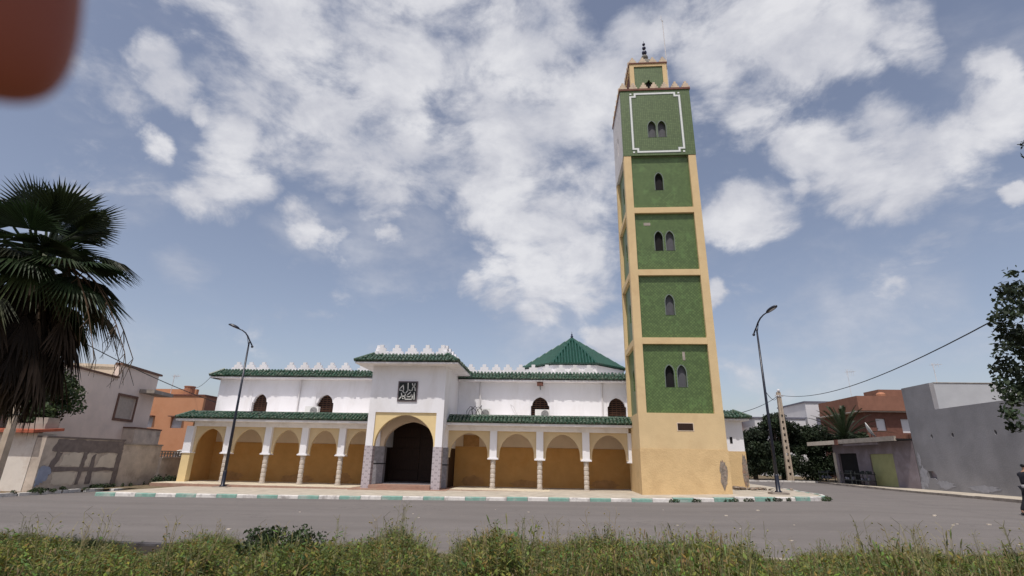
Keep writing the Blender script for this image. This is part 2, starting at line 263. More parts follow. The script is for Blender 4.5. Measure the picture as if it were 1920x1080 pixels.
# ------------------------------------------------------------------ mesh helpers
def origin(o):
    p = Vector((0, 0, 0))
    while o is not None: p += o.location; o = o.parent
    return p
class MB:
    def __init__(s): s.v = []; s.f = []; s.c = []
    def add(s, vs, fs, col=(1, 1, 1)):
        b = len(s.v); s.v += [tuple(p) for p in vs]; s.f += [tuple(i+b for i in f) for f in fs]; s.c += [col]*len(vs)
    def box(s, x0, x1, y0, y1, z0, z1):
        s.add([(x0,y0,z0),(x1,y0,z0),(x1,y1,z0),(x0,y1,z0),(x0,y0,z1),(x1,y0,z1),(x1,y1,z1),(x0,y1,z1)], [(0,3,2,1),(4,5,6,7),(0,1,5,4),(1,2,6,5),(2,3,7,6),(3,0,4,7)]); return s
    def obox(s, c, d, hl, hw, z0, z1):
        """box centred at c (x,y), long axis d (2D unit), half length, half width"""
        n = (-d[1], d[0]); P = [(c[0]+d[0]*a*hl+n[0]*b*hw, c[1]+d[1]*a*hl+n[1]*b*hw) for a, b in ((-1,-1),(1,-1),(1,1),(-1,1))]
        s.prism(P, z0, z1); return s
    def prism(s, P, z0, z1):
        n = len(P); z0f = z0 if callable(z0) else (lambda x, y: z0); z1f = z1 if callable(z1) else (lambda x, y: z1)
        s.add([(x, y, z0f(x, y)) for x, y in P]+[(x, y, z1f(x, y)) for x, y in P], [tuple(range(n-1, -1, -1)), tuple(range(n, 2*n))]+[(i, (i+1) % n, n+(i+1) % n, n+i) for i in range(n)]); return s
    def plate(s, outer, holes, d0, d1, fn=lambda u, v, d: (u, d, v)):
        loops = [outer]+list(holes); pts = [p for l in loops for p in l]
        tri = geometry.tessellate_polygon([[Vector((u, v, 0)) for u, v in l] for l in loops])
        n = len(pts); fs = [tuple(t) for t in tri]+[tuple(i+n for i in reversed(t)) for t in tri]
        o = 0
        for l in loops:
            k = len(l); fs += [(o+i, o+(i+1) % k, n+o+(i+1) % k, n+o+i) for i in range(k)]; o += k
        s.add([fn(u, v, d0) for u, v in pts]+[fn(u, v, d1) for u, v in pts], fs); return s
    def tube(s, pts, rr, n=8, cap=True, col=(1, 1, 1)):
        pts = [Vector(p) for p in pts]; rr = [rr]*len(pts) if isinstance(rr, (int, float)) else rr
        vs = []; fs = []; ref = None
        for i, p in enumerate(pts):
            t = (pts[min(i+1, len(pts)-1)]-pts[max(i-1, 0)]).normalized()
            if ref is None: ref = Vector((1, 0, 0)) if abs(t.x) < .9 else Vector((0, 1, 0))
            a = (ref-t*ref.dot(t)).normalized(); b = t.cross(a); ref = a
            for k in range(n): an = 2*math.pi*k/n; vs.append(p+a*math.cos(an)*rr[i]+b*math.sin(an)*rr[i])
        for i in range(len(pts)-1):
            for k in range(n): fs.append((i*n+k, i*n+(k+1) % n, (i+1)*n+(k+1) % n, (i+1)*n+k))
        if cap: fs += [tuple(range(n-1, -1, -1)), tuple(range((len(pts)-1)*n, len(pts)*n))]
        s.add(vs, fs, col); return s
    def lathe(s, prof, c, n=16):
        vs = []; fs = []
        for r, z in prof:
            for k in range(n): a = 2*math.pi*k/n; vs.append((c[0]+r*math.cos(a), c[1]+r*math.sin(a), c[2]+z))
        m = len(prof)
        for i in range(m-1):
            for k in range(n): fs.append((i*n+k, i*n+(k+1) % n, (i+1)*n+(k+1) % n, (i+1)*n+k))
        fs += [tuple(range(n-1, -1, -1)), tuple(range((m-1)*n, m*n))]
        s.add(vs, fs); return s
    def ball(s, c, r, n=14, sz=1.0):
        return s.lathe([(max(1e-4, r*math.sin(math.pi*i/10)), -r*sz*math.cos(math.pi*i/10)) for i in range(11)], c, n)
    def build(s, name, m, parent=None, loc=None, smooth=False, recalc=True, kind=None):
        me = bpy.data.meshes.new(name); o = bpy.data.objects.new(name, me); C.objects.link(o)
        if parent: o.parent = parent; off = origin(parent)
        else: off = Vector((0, 0, 0))
        if loc is not None: o.location = Vector(loc)-off; off = Vector(loc)
        V = np.array(s.v, dtype=np.float32).reshape(-1, 3)-np.array(off, dtype=np.float32)
        me.from_pydata(V.tolist(), [], s.f)
        if any(c != (1, 1, 1) for c in s.c[:1]+s.c[-1:]) or len(set(s.c[:2000])) > 1:
            ca = me.color_attributes.new('Col', 'FLOAT_COLOR', 'POINT'); A = np.ones((len(V), 4), dtype=np.float32); A[:, :3] = np.array(s.c); ca.data.foreach_set('color', A.ravel())
        elif m.node_tree.nodes.get('Attribute'):
            ca = me.color_attributes.new('Col', 'FLOAT_COLOR', 'POINT'); ca.data.foreach_set('color', np.ones(len(V)*4, dtype=np.float32))
        if recalc:
            bm = bmesh.new(); bm.from_mesh(me); bmesh.ops.recalc_face_normals(bm, faces=bm.faces); bm.to_mesh(me); bm.free()
        if smooth: me.polygons.foreach_set('use_smooth', [True]*len(me.polygons))
        me.materials.append(m); me.update()
        if kind: o['kind'] = kind
        return o
def thing(name, label, cat, loc, group=None):
    o = bpy.data.objects.new(name, None); C.objects.link(o); o.location = loc; o.empty_display_size = .2
    return tag(o, label, cat, group)
def tag(o, label, cat, group=None, kind=None):
    o['label'] = label; o['category'] = cat
    if group: o['group'] = group
    if kind: o['kind'] = kind
    return o
def copypart(o, parent, dloc):
    c = o.copy(); C.objects.link(c); c.parent = parent; c.location = o.location+Vector(dloc); return c
def copytree(o, loc):
    c = o.copy(); C.objects.link(c); c.location = loc
    for ch in o.children:
        d = ch.copy(); C.objects.link(d); d.parent = c
        for g in ch.children:
            e = g.copy(); C.objects.link(e); e.parent = d
    return c
def arch(cx, hw, z0, zs, za, n=24, pt=.12):
    """opening outline: straight jambs z0..zs, then an arch with a slight point at za"""
    P = [(cx-hw, z0)]
    for i in range(n+1):
        t = math.pi*i/n; tt = t if t <= math.pi/2 else math.pi-t
        P.append((cx-hw*math.cos(t), zs+(za-zs)*((1-pt)*math.sin(tt)+pt*tt/(math.pi/2))))
    P.append((cx+hw, z0)); return P
def interp(x, K): return float(np.interp(x, [k[0] for k in K], [k[1] for k in K]))
ZR = [(-60,-.3),(-19,-.2),(-9,-.1),(5,.05),(10.5,.2),(16,.1),(60,.1)]
zr = lambda x: interp(x, ZR)
ZP = [(-22,-.08),(-10,.02),(4,.17),(8,.30),(11,.36),(14,.33)]
zp = lambda x: interp(x, ZP)

# ================================================================== SETTING
def sheet(xs, ys, zf, name, m):
    b = MB(); n = len(xs)
    vs = [(x, y, zf(x, y)) for y in ys for x in xs]
    fs = [(j*n+i, j*n+i+1, (j+1)*n+i+1, (j+1)*n+i) for j in range(len(ys)-1) for i in range(n-1)]
    b.add(vs, fs); return b.build(name, m, kind='structure', recalc=False, smooth=True)
gx = [-900, -300, -120]+list(range(-60, 61, 5))+[120, 300, 900]
sheet(gx, [-500, -100, -30, 0, 20, 40, 60, 80, 150, 400, 1200], lambda x, y: -.75 if abs(x) < 100 and y < 90 else -.9, 'ground', MT['ground'])
rx = sorted(set([-60, -45, -30, -19, -9, 5, 8, 10.5, 13, 16, 25, 40, 60]+[i*2.0 for i in range(-14, 15)]))
sheet(rx, [9.2, 14, 18, 22, 26, 30, 35, 40, 50, 62], lambda x, y: zr(x), 'road', MT['asphalt'])
def verge_z(x, y): return zr(x)+.10+.05*math.sin(x*1.3+y)*min(1, max(0, 9.3-y))
sheet([-40, -30, -22]+[i*.8 for i in range(-22, 23)]+[22, 30, 40], [-6, -3, 0]+[1+i*.6 for i in range(14)]+[9.55], verge_z, 'verge', MT['soil'])
# near kerb, broken and half buried
kb = MB()
x = -22
while x < 20:
    L = 1.0; j = random.uniform(-.03, .03); z = zr(x+.5)
    if random.random() < .85: kb.box(x+.01, x+L-.012, 9.56+j, 9.74+j, z-.1, z+.14+random.uniform(-.03, .02))
    x += L
kb.build('kerb', MT['kerbgrey'], kind='structure')
# mosque pavement
KY = [(-19.3, 22.0), (-9, 22.5), (5, 23.75), (10.2, 24.35)]
ky = lambda x: interp(x, KY)
front = [(-19.3+i*(29.5/34), ky(-19.3+i*(29.5/34))) for i in range(35)]
cor = [(10.9, 24.6), (11.6, 25.1), (12.1, 25.8), (12.45, 26.8), (12.8, 29), (13.3, 33), (13.8, 37), (14.3, 45)]
edge = front+cor
P = MB(); vs = []; fs = []
for x, y in front: vs += [(x, y+.05, zp(x)), (x, max(y+.1, 32), zp(x))]
for i in range(len(front)-1): fs.append((2*i, 2*i+2, 2*i+3, 2*i+1))
b0 = len(vs); vs += [(x-.05, y, .33) for x, y in cor]+[(10.2, 45, .33), (10.2, 32, .36)]
k = len(cor)
for i in range(k-1): fs.append((b0+i, b0+i+1, b0+k, b0+k+1) if i == k-2 else (b0+i, b0+i+1, b0+k+1))
fs.append((2*34, b0, b0+k+1, 2*34+1))
P.add(vs, fs); P.build('pavement', MT['pave'], kind='structure', recalc=False)
# painted kerbstones, one thing each
prev = edge[0]
kst = []
for i in range(len(edge)-3):
    a, c = edge[i], edge[i+1]; L = math.hypot(c[0]-a[0], c[1]-a[1]); nseg = max(1, round(L/.87))
    for s_ in range(nseg):
        p = (a[0]+(c[0]-a[0])*s_/nseg, a[1]+(c[1]-a[1])*s_/nseg); q = (a[0]+(c[0]-a[0])*(s_+1)/nseg, a[1]+(c[1]-a[1])*(s_+1)/nseg); kst.append((p, q))
for i, (p, q) in enumerate(kst):
    dx, dy = q[0]-p[0], q[1]-p[1]; L = math.hypot(dx, dy); d = (dx/L, dy/L); c = ((p[0]+q[0])/2, (p[1]+q[1])/2)
    z0 = zr(c[0]); top = max(zp(c[0]), z0+.12)+.012+random.uniform(-.012, .01)
    b = MB(); n_ = (-d[1], d[0]); h = L/2-.008
    prof = [(-.075, z0-.06), (.11, z0-.06), (.11, top), (-.045, top), (-.068, top-.03)]
    vv = []
    for sg in (-1, 1):
        for o_, z in prof: vv.append((c[0]+d[0]*h*sg+n_[0]*o_, c[1]+d[1]*h*sg+n_[1]*o_, z))
    b.add(vv, [(4, 3, 2, 1, 0), (5, 6, 7, 8, 9)]+[(j, (j+1) % 5, 5+(j+1) % 5, 5+j) for j in range(5)])
    g = i % 2 == 0
    where = 'on the bend of the pavement beyond the minaret' if c[0] > 10.3 else ('by the roadside before the minaret' if c[0] > 4 else ('by the roadside before the right arcade' if c[0] > -5.6 else ('by the roadside before the entrance porch' if c[0] > -10 else 'by the roadside before the left arcade')))
    o = b.build('kerbstone', MT['kerbg' if g else 'kerbw'], loc=(c[0], c[1], z0))
    tag(o, ('green' if g else 'white')+' painted kerbstone '+where, 'kerbstone', ('green' if g else 'white')+' kerbstones '+where)
# side street pavement on the right, kerb, and far pavement
RK = [(22.2, 22), (22.93, 29.5), (23.67, 42.64), (24.15, 48.03), (25.6, 55.2)]
P = MB(); vs = []; fs = []
for x, y in RK: vs += [(x, y, .22), (33, y, .24)]
for i in range(len(RK)-1): fs.append((2*i, 2*i+1, 2*i+3, 2*i+2))
P.add(vs, fs); P.build('side_pavement', MT['pave'], kind='structure', recalc=False)
K = MB()
for i in range(len(RK)-1):
    a, c = RK[i], RK[i+1]; L = math.hypot(c[0]-a[0], c[1]-a[1]); n_ = int(L/1.2); d = ((c[0]-a[0])/L, (c[1]-a[1])/L)
    for j in range(n_):
        m_ = (j+.5)*L/n_; K.obox((a[0]+d[0]*m_, a[1]+d[1]*m_), d, L/n_/2-.012, .1, 0, .235+random.uniform(-.02, .02))
K.build('side_kerb', MT['kerbgrey'], kind='structure')
P = MB(); P.add([(12, 54.2, .18), (25.4, 55.3, .18), (40, 62, .3), (40, 90, .4), (5, 90, .4)], [(0, 1, 2, 3, 4)]); P.build('far_verge', MT['soil'], kind='structure', recalc=False)
K = MB()
a, c = (12, 54.0), (25.5, 55.15); L = math.hypot(c[0]-a[0], c[1]-a[1]); d = ((c[0]-a[0])/L, (c[1]-a[1])/L)
for j in range(11): m_ = (j+.5)*L/11; K.obox((a[0]+d[0]*m_, a[1]+d[1]*m_), d, L/22-.01, .12, -.05, .24+random.uniform(-.02, .02))
K.build('far_kerb', MT['kerbw'], kind='structure')
# left lane edge: broken verge below the old wall
P = MB(); P.add([(-21.85, 19, -.13), (-21.75, 24, -.12), (-20.6, 26.2, -.1), (-19.3, 22.05, -.1), (-19.2, 32, -.08), (-30, 32, -.05), (-30, 15, -.1), (-21.9, 15, -.12)], [(0, 1, 2, 5, 6, 7), (2, 4, 5), (2, 3, 4)])
P.build('left_verge', MT['soil'], kind='structure', recalc=False)
K = MB()
y = 15
while y < 25.5:
    if random.random() < .8: K.box(-21.98+random.uniform(-.04, .04)+max(0, y-23.5)*.45, -21.76+max(0, y-23.5)*.45, y, y+.9, -.3, -.09+random.uniform(-.03, .02))
    y += 1.0
K.build('left_kerb', MT['kerbw'], kind='structure')

# ================================================================== MOSQUE
def blob2(cx, cz, w, h, n=26, seed=0, jit=.18):
    r_ = random.Random(seed); return [(cx+w/2*math.cos(2*math.pi*i/n)*(1+r_.uniform(-jit, jit)), cz+h/2*math.sin(2*math.pi*i/n)*(1+r_.uniform(-jit, jit))) for i in range(n)]
mosque = thing('mosque', 'white and ochre mosque with green tiled eaves, arched arcades and a porch', 'mosque', (-8.5, 29, 0))
def tiles(mb, p0, p1, upv, n, r=.095, hip0=0.0, hip1=0.0, rows=3):
    """barrel tiles laid from the eave line p0-p1 up the slope vector; hip0/hip1 = length of a hip cut at either end"""
    p0, p1, upv = Vector(p0), Vector(p1), Vector(upv); al = (p1-p0); L = al.length; al.normalize(); su = upv.normalized(); nm = al.cross(su); nm = nm if nm.z > 0 else -nm
    # under sheet
    mb.add([p0-nm*.03, p1-nm*.03, p1+upv-al*hip1-nm*.03, p0+upv+al*hip0-nm*.03], [(0, 1, 2, 3)])
    for i in range(n):
        s = (i+.5)*L/n; f = 1.0
        if hip0 and s < hip0: f = min(f, s/hip0)
        if hip1 and L-s < hip1: f = min(f, (L-s)/hip1)
        if f < .1: continue
        base = p0+al*s; ln = upv.length*f; k = max(1, round(rows*f)); jit = random.uniform(-.03, .03)
        for j in range(k):
            a = base+su*(ln*j/k-.03+(jit if j == 0 else 0)); c = base+su*(ln*(j+1)/k); rr = (r*random.uniform(.94, 1.03), r*.82); lift = nm*random.uniform(-.004, .03)+al*random.uniform(-.012, .012)
            vs = []; 
            for q_, (pt, rd) in enumerate(((a, rr[0]), (c, rr[1]))):
                for h in range(6):
                    an = math.pi*h/5; vs.append(pt+al*(-math.cos(an)*rd)+nm*(math.sin(an)*rd)+lift)
            mb.add(vs, [(h, h+1, 7+h, 6+h) for h in range(5)]+[(5, 4, 3, 2, 1, 0)])
def part(name, m, parent=mosque, **k):
    return lambda mb: mb.build(name, MT[m], parent, **k)
PX0, PX1, PY = -9.83, -5.76, 27.5          # porch
UY = 31.5                                   # upper wall
# --- upper walls: a plate with window openings
def win_hole(cx, w):
    a = arch(cx, w*.43, 4.72, 4.74, 5.24, 18, .3)
    return [(cx-w/2, 3.92), (cx-w/2, 4.70)]+a[1:-1]+[(cx+w/2, 4.70), (cx+w/2, 3.92)]
WL = [(-18.33, 1.0), (-14.1, 1.08)]; WR = [(-.77, 1.1), (3.78, 1.1)]
def upper(x0, x1, wins, name):
    b = MB(); z0, z1 = 2.30, 6.22
    # wall with square sunk surrounds round each arched window
    sq = [[(cx-w/2-.06, 3.9), (cx-w/2-.06, 5.32), (cx+w/2+.06, 5.32), (cx+w/2+.06, 3.9)] for cx, w in wins]
    b.plate([(x0, z0), (x1, z0), (x1, z1), (x0, z1)], sq, UY, UY+.12)
    b.build(name, MT['white'], mosque)
    for (cx, w), s in zip(wins, sq):
        f = MB(); f.plate([(s[0][0], s[0][1]), (s[1][0], s[1][1]), (s[2][0], s[2][1]), (s[3][0], s[3][1])], [win_hole(cx, w)], UY+.035, UY+.33)
        wnd = f.build('window', MT['white'], mosque)
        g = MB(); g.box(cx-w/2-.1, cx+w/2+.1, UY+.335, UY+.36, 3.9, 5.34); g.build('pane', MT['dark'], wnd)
        g = MB()
        for i in range(11): z = 3.98+i*.125; g.box(cx-w/2, cx+w/2, UY+.255, UY+.285, z, z+.055)
        for i in range(5): xx = cx-w/2+.05+i*(w-.1)/4; g.box(xx-.022, xx+.022, UY+.287, UY+.31, 3.92, 5.25)
        g.build('grille', MT['grille'], wnd)
upper(-21.15, PX0, WL, 'left_wall'); upper(PX1, 4.75, WR, 'right_wall')
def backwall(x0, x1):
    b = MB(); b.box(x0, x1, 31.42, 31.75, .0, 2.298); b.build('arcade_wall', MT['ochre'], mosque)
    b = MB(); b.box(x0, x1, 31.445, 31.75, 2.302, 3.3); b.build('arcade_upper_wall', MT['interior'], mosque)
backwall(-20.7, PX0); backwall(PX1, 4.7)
# body behind, side walls, flat roofs
b = MB(); b.box(-21.15, -20.95, UY+.122, 45, 0, 6.22); b.box(-21.15, 4.75, 44.8, 45, 0, 6.22); b.box(4.55, 4.75, UY+.122, 44.8, 0, 6.22); b.build('side_wall', MT['white'], mosque)
b = MB(); b.box(-20.95, 4.54, UY+.13, 44.79, 6.12, 6.62); b.build('flat_roof', MT['whiteband'], mosque)
# --- upper eaves
def eave(x0, x1, yE, yW, zb, zt, n, hipL=0, hipR=0, slab=.09, xb0=None, xb1=None):
    b = MB(); b.box(x0, x1, yE+.04, yW+.05, zb-slab, zb); b.build('soffit', MT['whiteband'], mosque)
    b = MB(); tiles(b, (x0, yE, zb+.06), (x1, yE, zb+.06), (0, yW-yE-.05, zt-zb), n, hip0=hipL, hip1=hipR)
    if hipL: tiles(b, (x0, yE+4, zb+.06), (x0, yE, zb+.06), (hipL, 0, zt-zb), 20, hip1=hipL); b.tube([(x0-.02, yE-.02, zb+.1), (x0+hipL, yW-.05, zt+.1)], .1, 8)
    if hipR: tiles(b, (x1, yE, zb+.06), (x1, yE+4, zb+.06), (-hipR, 0, zt-zb), 20, hip0=hipR); b.tube([(x1+.02, yE-.02, zb+.1), (x1-hipR, yW-.05, zt+.1)], .1, 8)
    return b.build('tiled_eave', MT['roof'], mosque)
b = MB(); b.box(-21.6, -21.16, 31.1, 35.2, 6.13, 6.22); b.build('soffit', MT['whiteband'], mosque)
eave(-21.62, PX0-.02, 31.0, 31.62, 6.22, 6.66, 58, hipL=.55)
eave(PX1+.02, 4.95, 31.0, 31.62, 6.18, 6.62, 51)
b = MB(); b.box(-21.0, PX0-.4, 31.63, 31.9, 6.2, 6.74); b.box(PX1+.1, 4.1, 31.63, 31.9, 6.2, 6.70); b.build('parapet', MT['white'], mosque)
# --- merlons
def merlon(parent, m, w, h, t, loc, ry=0, steps=3):
    P_ = []; 
    for i in range(steps): a = w/2*(1-i/steps*1.08); P_ += [(-a, h*i/steps), (-a, h*(i+1)/steps)]
    for i in reversed(range(steps)): a = w/2*(1-i/steps*1.08); P_ += [(a, h*(i+1)/steps), (a, h*i/steps)]
    b = MB(); fn = (lambda u, v, d: (loc[0]+u, loc[1]+d, loc[2]+v)) if not ry else (lambda u, v, d: (loc[0]+d, loc[1]+u, loc[2]+v))
    b.plate(P_, [], -t/2, t/2, fn); return b.build('merlon', MT[m], parent, loc=loc)
m0 = merlon(mosque, 'white', .78, .52, .16, (-20.3, 31.75, 6.74))
for x in (-19.45, -18.6, -16.75, -15.85, -14.95, -14.05, -13.15, -11.95):
    copypart(m0, mosque, (x+20.3, 0, 0))
for x in (-5.1, -4.25, -3.5, -2.78, -1.98, -1.2, -.36, .5, 1.36, 2.2): copypart(m0, mosque, (x+20.3, 0, -.045))
for y in range(5): merlon(mosque, 'white', .78, .52, .16, (-20.9, 32.6+y*.95, 6.66), 1)
# --- arcades
def arcade(cols, xl, xr, endL, endR):
    """cols: column centres; xl..xr the span"""
    edges = [xl]+[v for c in cols for v in (c-.19, c+.19)]+[xr]
    z_sp, z_top = 1.66, 3.08
    hd = MB(); hd.box(xl-.02, xr+.02, 28.94, 29.3, z_top, 3.34)
    hd.build('lintel', MT['whiteband'], mosque)
    for i in range(0, len(edges), 2):
        a, c = edges[i], edges[i+1]; cx = (a+c)/2; hw = (c-a)/2
        ho = [(cx-hw+.12, z_sp)]+[(x, z) for x, z in arch(cx, hw-.13, 1.76, 1.84, 2.96, 24, .12)[0:]]+[(cx+hw-.12, z_sp)]
        b = MB(); b.plate([(a, z_sp), (a, z_top), (c, z_top), (c, z_sp)]+list(reversed(ho)), [], 29.16, 29.28)
        b.build('spandrel', MT['arcadecream'], mosque)
    for c in cols:
        b = MB(); b.box(c-.19, c+.19, 28.97, 29.3, 1.68, z_top); b.box(c-.29, c+.29, 28.93, 29.34, 1.60, 1.66); b.box(c-.25, c+.25, 28.95, 29.32, 1.66, 1.70)
        b.build('pier', MT['white'], mosque)
        z0 = .1; pr = [(.17, z0), (.17, z0+.08)]; h = (1.58-z0-.08)/6
        for j in range(6): zz = z0+.08+j*h; pr += [(.122, zz+.01), (.138, zz+h*.25), (.138, zz+h*.75), (.122, zz+h-.01)]
        pr += [(.18, 1.56), (.18, 1.60)]
        b = MB(); b.lathe(pr, (c, 29.13, 0), 14); b.build('column', MT['stone'], mosque, smooth=False)
arcade([-18.36, -16.02, -13.88, -11.72], -20.46, PX0, 1, 0)
arcade([-3.24, -.72, 1.75], PX1, 4.0, 0, 1)
b = MB(); b.box(3.98, 4.2, 28.95, 29.3, 1.64, 3.08); b.box(3.9, 4.22, 28.93, 29.32, 1.56, 1.64); b.build('pier', MT['white'], mosque)
b = MB(); b.box(-20.92, -20.46, 28.96, 29.35, 1.66, 3.08); b.box(-20.97, -20.40, 28.93, 29.38, 1.60, 1.66); b.build('pier', MT['white'], mosque)
b = MB(); b.box(-20.9, -20.42, 28.98, 29.36, .05, 1.60); b.build('corner_post', MT['spandrel'], mosque)
b = MB(); b.box(-20.88, -20.66, 29.37, 31.75, .05, 3.3); b.build('arcade_end_wall', MT['ochre'], mosque)
for x, z, w, h, sd in ((-19.3, .35, 1.5, .5, 1), (-15.2, .3, 1.9, .45, 2), (-12.4, .4, 1.0, .6, 3), (-4.6, .4, 1.3, .55, 4), (-1.6, .32, 1.6, .42, 5), (2.9, .36, 1.5, .5, 6)):
    q = MB(); q.plate(blob2(x, z, w, h, 30, sd, .22), [], 31.405, 31.417); q.build('damp_stain', MT['dampstain'], mosque)
q = MB(); q.box(-5.3, -4.35, 31.425, 31.442, 2.3, 2.95); q.build('repaired_patch', MT['dampstain'], mosque)
# arcade roofs
def aroof(x0, x1, n, hip):
    b = MB(); b.box(x0, x1, 28.44, 31.49, 3.34, 3.46); b.build('soffit', MT['whiteband'], mosque)
    b = MB(); tiles(b, (x0, 28.38, 3.50), (x1, 28.38, 3.50), (0, .72, .36), n, hip0=hip)
    if hip: tiles(b, (x0, 31.4, 3.5), (x0, 28.38, 3.5), (hip, 0, .36), 15, hip1=hip); b.tube([(x0, 28.36, 3.54), (x0+hip, 29.1, 3.92)], .1, 8)
    b.tube([(x0+hip, 29.12, 3.88), (x1, 29.12, 3.88)], .075, 8)
    b.build('arcade_roof', MT['roof'], mosque)
    b = MB(); b.box(x0+hip, x1, 29.1, 31.49, 3.47, 3.86); b.build('arcade_terrace', MT['whiteband'], mosque)
aroof(-21.3, PX0-.01, 56, .55); aroof(PX1+.01, 4.42, 50, 0)
# platforms
b = MB(); b.box(-21.25, -10.35, 27.55, 31.41, -.4, .095); b.build('platform', MT['pavetile'], mosque)
b = MB(); b.box(-21.28, -10.35, 27.47, 27.548, -.4, .07); b.build('platform_riser', MT['steptile'], mosque)
b = MB(); b.box(-5.3, 4.05, 27.75, 31.41, -.4, .125); b.build('platform', MT['pavetile'], mosque)
b = MB(); b.box(-5.3, 4.05, 27.66, 27.748, -.4, .11); b.build('platform_riser', MT['steptile'], mosque)
# --- porch
b = MB()
b.plate([(PX0, 2.16), (PX0, 6.42), (PX1, 6.42), (PX1, 2.16), (-6.14, 2.16), (-6.14, 3.88), (-9.45, 3.88), (-9.45, 2.16)], [], PY, PY+.3)
b.build('porch_front', MT['white'], mosque)
b = MB(); A = arch(-7.80, 1.58, 2.16, 2.2, 3.76, 30, .10)
b.plate([(-9.45, 2.16), (-9.45, 3.88), (-6.14, 3.88), (-6.14, 2.16)]+list(reversed(A)), [], PY+.07, PY+.3)
b.build('porch_arch', MT['spandrel'], mosque)
def side_fn(X): return lambda u, v, d: (X+d, u, v)
for X, sgn in ((PX1-.3, 1), (PX0, 1)):
    b = MB(); S = arch(28.43, .52, 2.16, 2.3, 3.22, 18, .25)
    b.plate([(27.802, 2.16), (27.802, 6.42), (31.49, 6.42), (31.49, 2.16)]+list(reversed(S)), [], 0, .3, side_fn(X)); b.build('porch_side', MT['white'], mosque)
for x0, x1 in ((PX0, -9.42), (-6.20, PX1)):
    b = MB(); b.box(x0-.01, x1+.01, PY-.012, PY+.3, .04, 2.158); b.build('tiled_pier', MT['zellij'], mosque)
    b = MB(); b.box(x0+.01, x1-.01, PY+.302, 27.9, .04, 2.156); b.build('pier_back', MT['steptile'], mosque)
# second arch with grey marble piers
b = MB(); A = arch(-7.80, 1.50, 2.16, 2.2, 3.50, 30, .2)
b.plate([(-9.52, 2.16), (-9.52, 4.6), (-6.06, 4.6), (-6.06, 2.16)]+list(reversed(A)), [], 28.98, 29.3); b.build('inner_arch', MT['interior'], mosque)
for x0, x1 in ((-9.85, -9.22), (-6.38, -5.71)):
    b = MB(); b.box(x0, x1, 28.95, 29.34, .1, 1.24); b.box(x0, x1, 28.95, 29.34, 1.30, 2.158)
    mp_ = b.build('marble_pier', MT['marble'], mosque); b = MB(); b.box(x0-.015, x1+.015, 28.935, 29.355, 1.242, 1.298); b.build('black_band', MT['black'], mp_)
b = MB(); b.box(-9.52, -6.06, 27.81, 31.5, 4.62, 4.75); b.build('porch_ceiling', MT['darkwood'], mosque)
b = MB(); b.box(PX0+.02, PX1-.02, 31.40, 31.60, .1, 6.4); dr = b.build('porch_back_wall', MT['darkwood'], mosque)
b = MB()
for s_ in (-1, 1):
    for i in range(5): b.box(-7.8+s_*.78-.7, -7.8+s_*.78+.7, 31.33, 31.398, .32+i*.62, .32+i*.62+.52)
b.build('door', MT['darkwood'], mosque)
for x0, x1 in ((-9.81, -9.66), (-5.94, -5.79)):
    b = MB(); b.box(x0, x1, 29.345, 31.39, .1, 4.6); b.build('vestibule_wall', MT['darkwood'], mosque)  # walls coloured as dark as the door so the inside looks unlit
# steps
b = MB(); b.box(-10.33, -5.32, 27.0, 31.3, -.4, .085); b.build('step', MT['steptile'], mosque)
b = MB(); b.box(-9.40, -6.22, 27.36, 28.6, .087, .26); b.build('step', MT['steptile'], mosque)
b = MB(); b.box(-9.40, -6.22, 28.602, 31.3, .087, .29); b.build('porch_floor', MT['marble'], mosque)
# porch eave: three sides
ex0, ex1, ey = PX0-.80, PX1+.80, PY-.80
b = MB(); b.box(ex0+.04, ex1-.04, ey+.04, 31.0, 6.36, 6.44); b.build('soffit', MT['whiteband'], mosque)
b = MB(); zt = .48
tiles(b, (ex0, ey, 6.49), (ex1, ey, 6.49), (0, .78, zt), 29, hip0=.78, hip1=.78)
tiles(b, (ex1, ey, 6.49), (ex1, 31.0, 6.49), (-.78, 0, zt), 22, hip0=.78); tiles(b, (ex0, 31.0, 6.49), (ex0, ey, 6.49), (.78, 0, zt), 22, hip1=.78)
b.tube([(ex0, ey, 6.53), (ex0+.78, ey+.78, 7.02)], .1, 8); b.tube([(ex1, ey, 6.53), (ex1-.78, ey+.78, 7.02)], .1, 8)
b.build('tiled_eave', MT['roof'], mosque)
b = MB(); b.box(PX0, PX1, PY, 31.6, 6.42, 6.98); b.build('porch_roof', MT['white'], mosque)
mp0 = merlon(mosque, 'white', .74, .56, .16, (-9.48, PY+.12, 6.98))
for i in range(1, 5): copypart(mp0, mosque, (i*.86, 0, 0))
ms0 = merlon(mosque, 'white', .74, .56, .16, (PX1-.1, PY+.3, 6.98), 1)
for i in range(1, 5): copypart(ms0, mosque, (0, i*.82, 0))
for i in range(5): copypart(ms0, mosque, (PX0-PX1+.2, i*.82, 0))
# calligraphy plaque
b = MB(); b.box(-8.33, -7.25, PY-.05, PY-.002, 4.44, 5.52); pq = b.build('plaque', MT['plaqueframe'], mosque)
b = MB(); b.box(-8.27, -7.31, PY-.058, PY-.051, 4.50, 5.46); b.build('panel', MT['plaquebg'], pq)
ST = [[(742,402),(748,440),(772,466),(800,440),(804,402)], [(772,466),(800,500),(804,575)], [(772,466),(738,515),(732,572),(690,572),(640,556)], [(636,390),(628,565)], [(640,556),(570,640),(536,632),(480,575)],
      [(480,572),(418,568),(428,530),(516,438),(520,560),(500,590)], [(782,622),(772,792)], [(692,612),(604,690),(602,728),(688,726),(708,668),(736,690),(722,788),(544,788),(560,672)], [(556,716),(468,716)], [(466,640),(474,712),(404,786)], [(490,762),(506,776)]]
b = MB()
def pq_pt(x, y): return (-8.29+((x-(412-(y-370)*.095))/440)*.98, 4.50+(818-y)/450*.96)
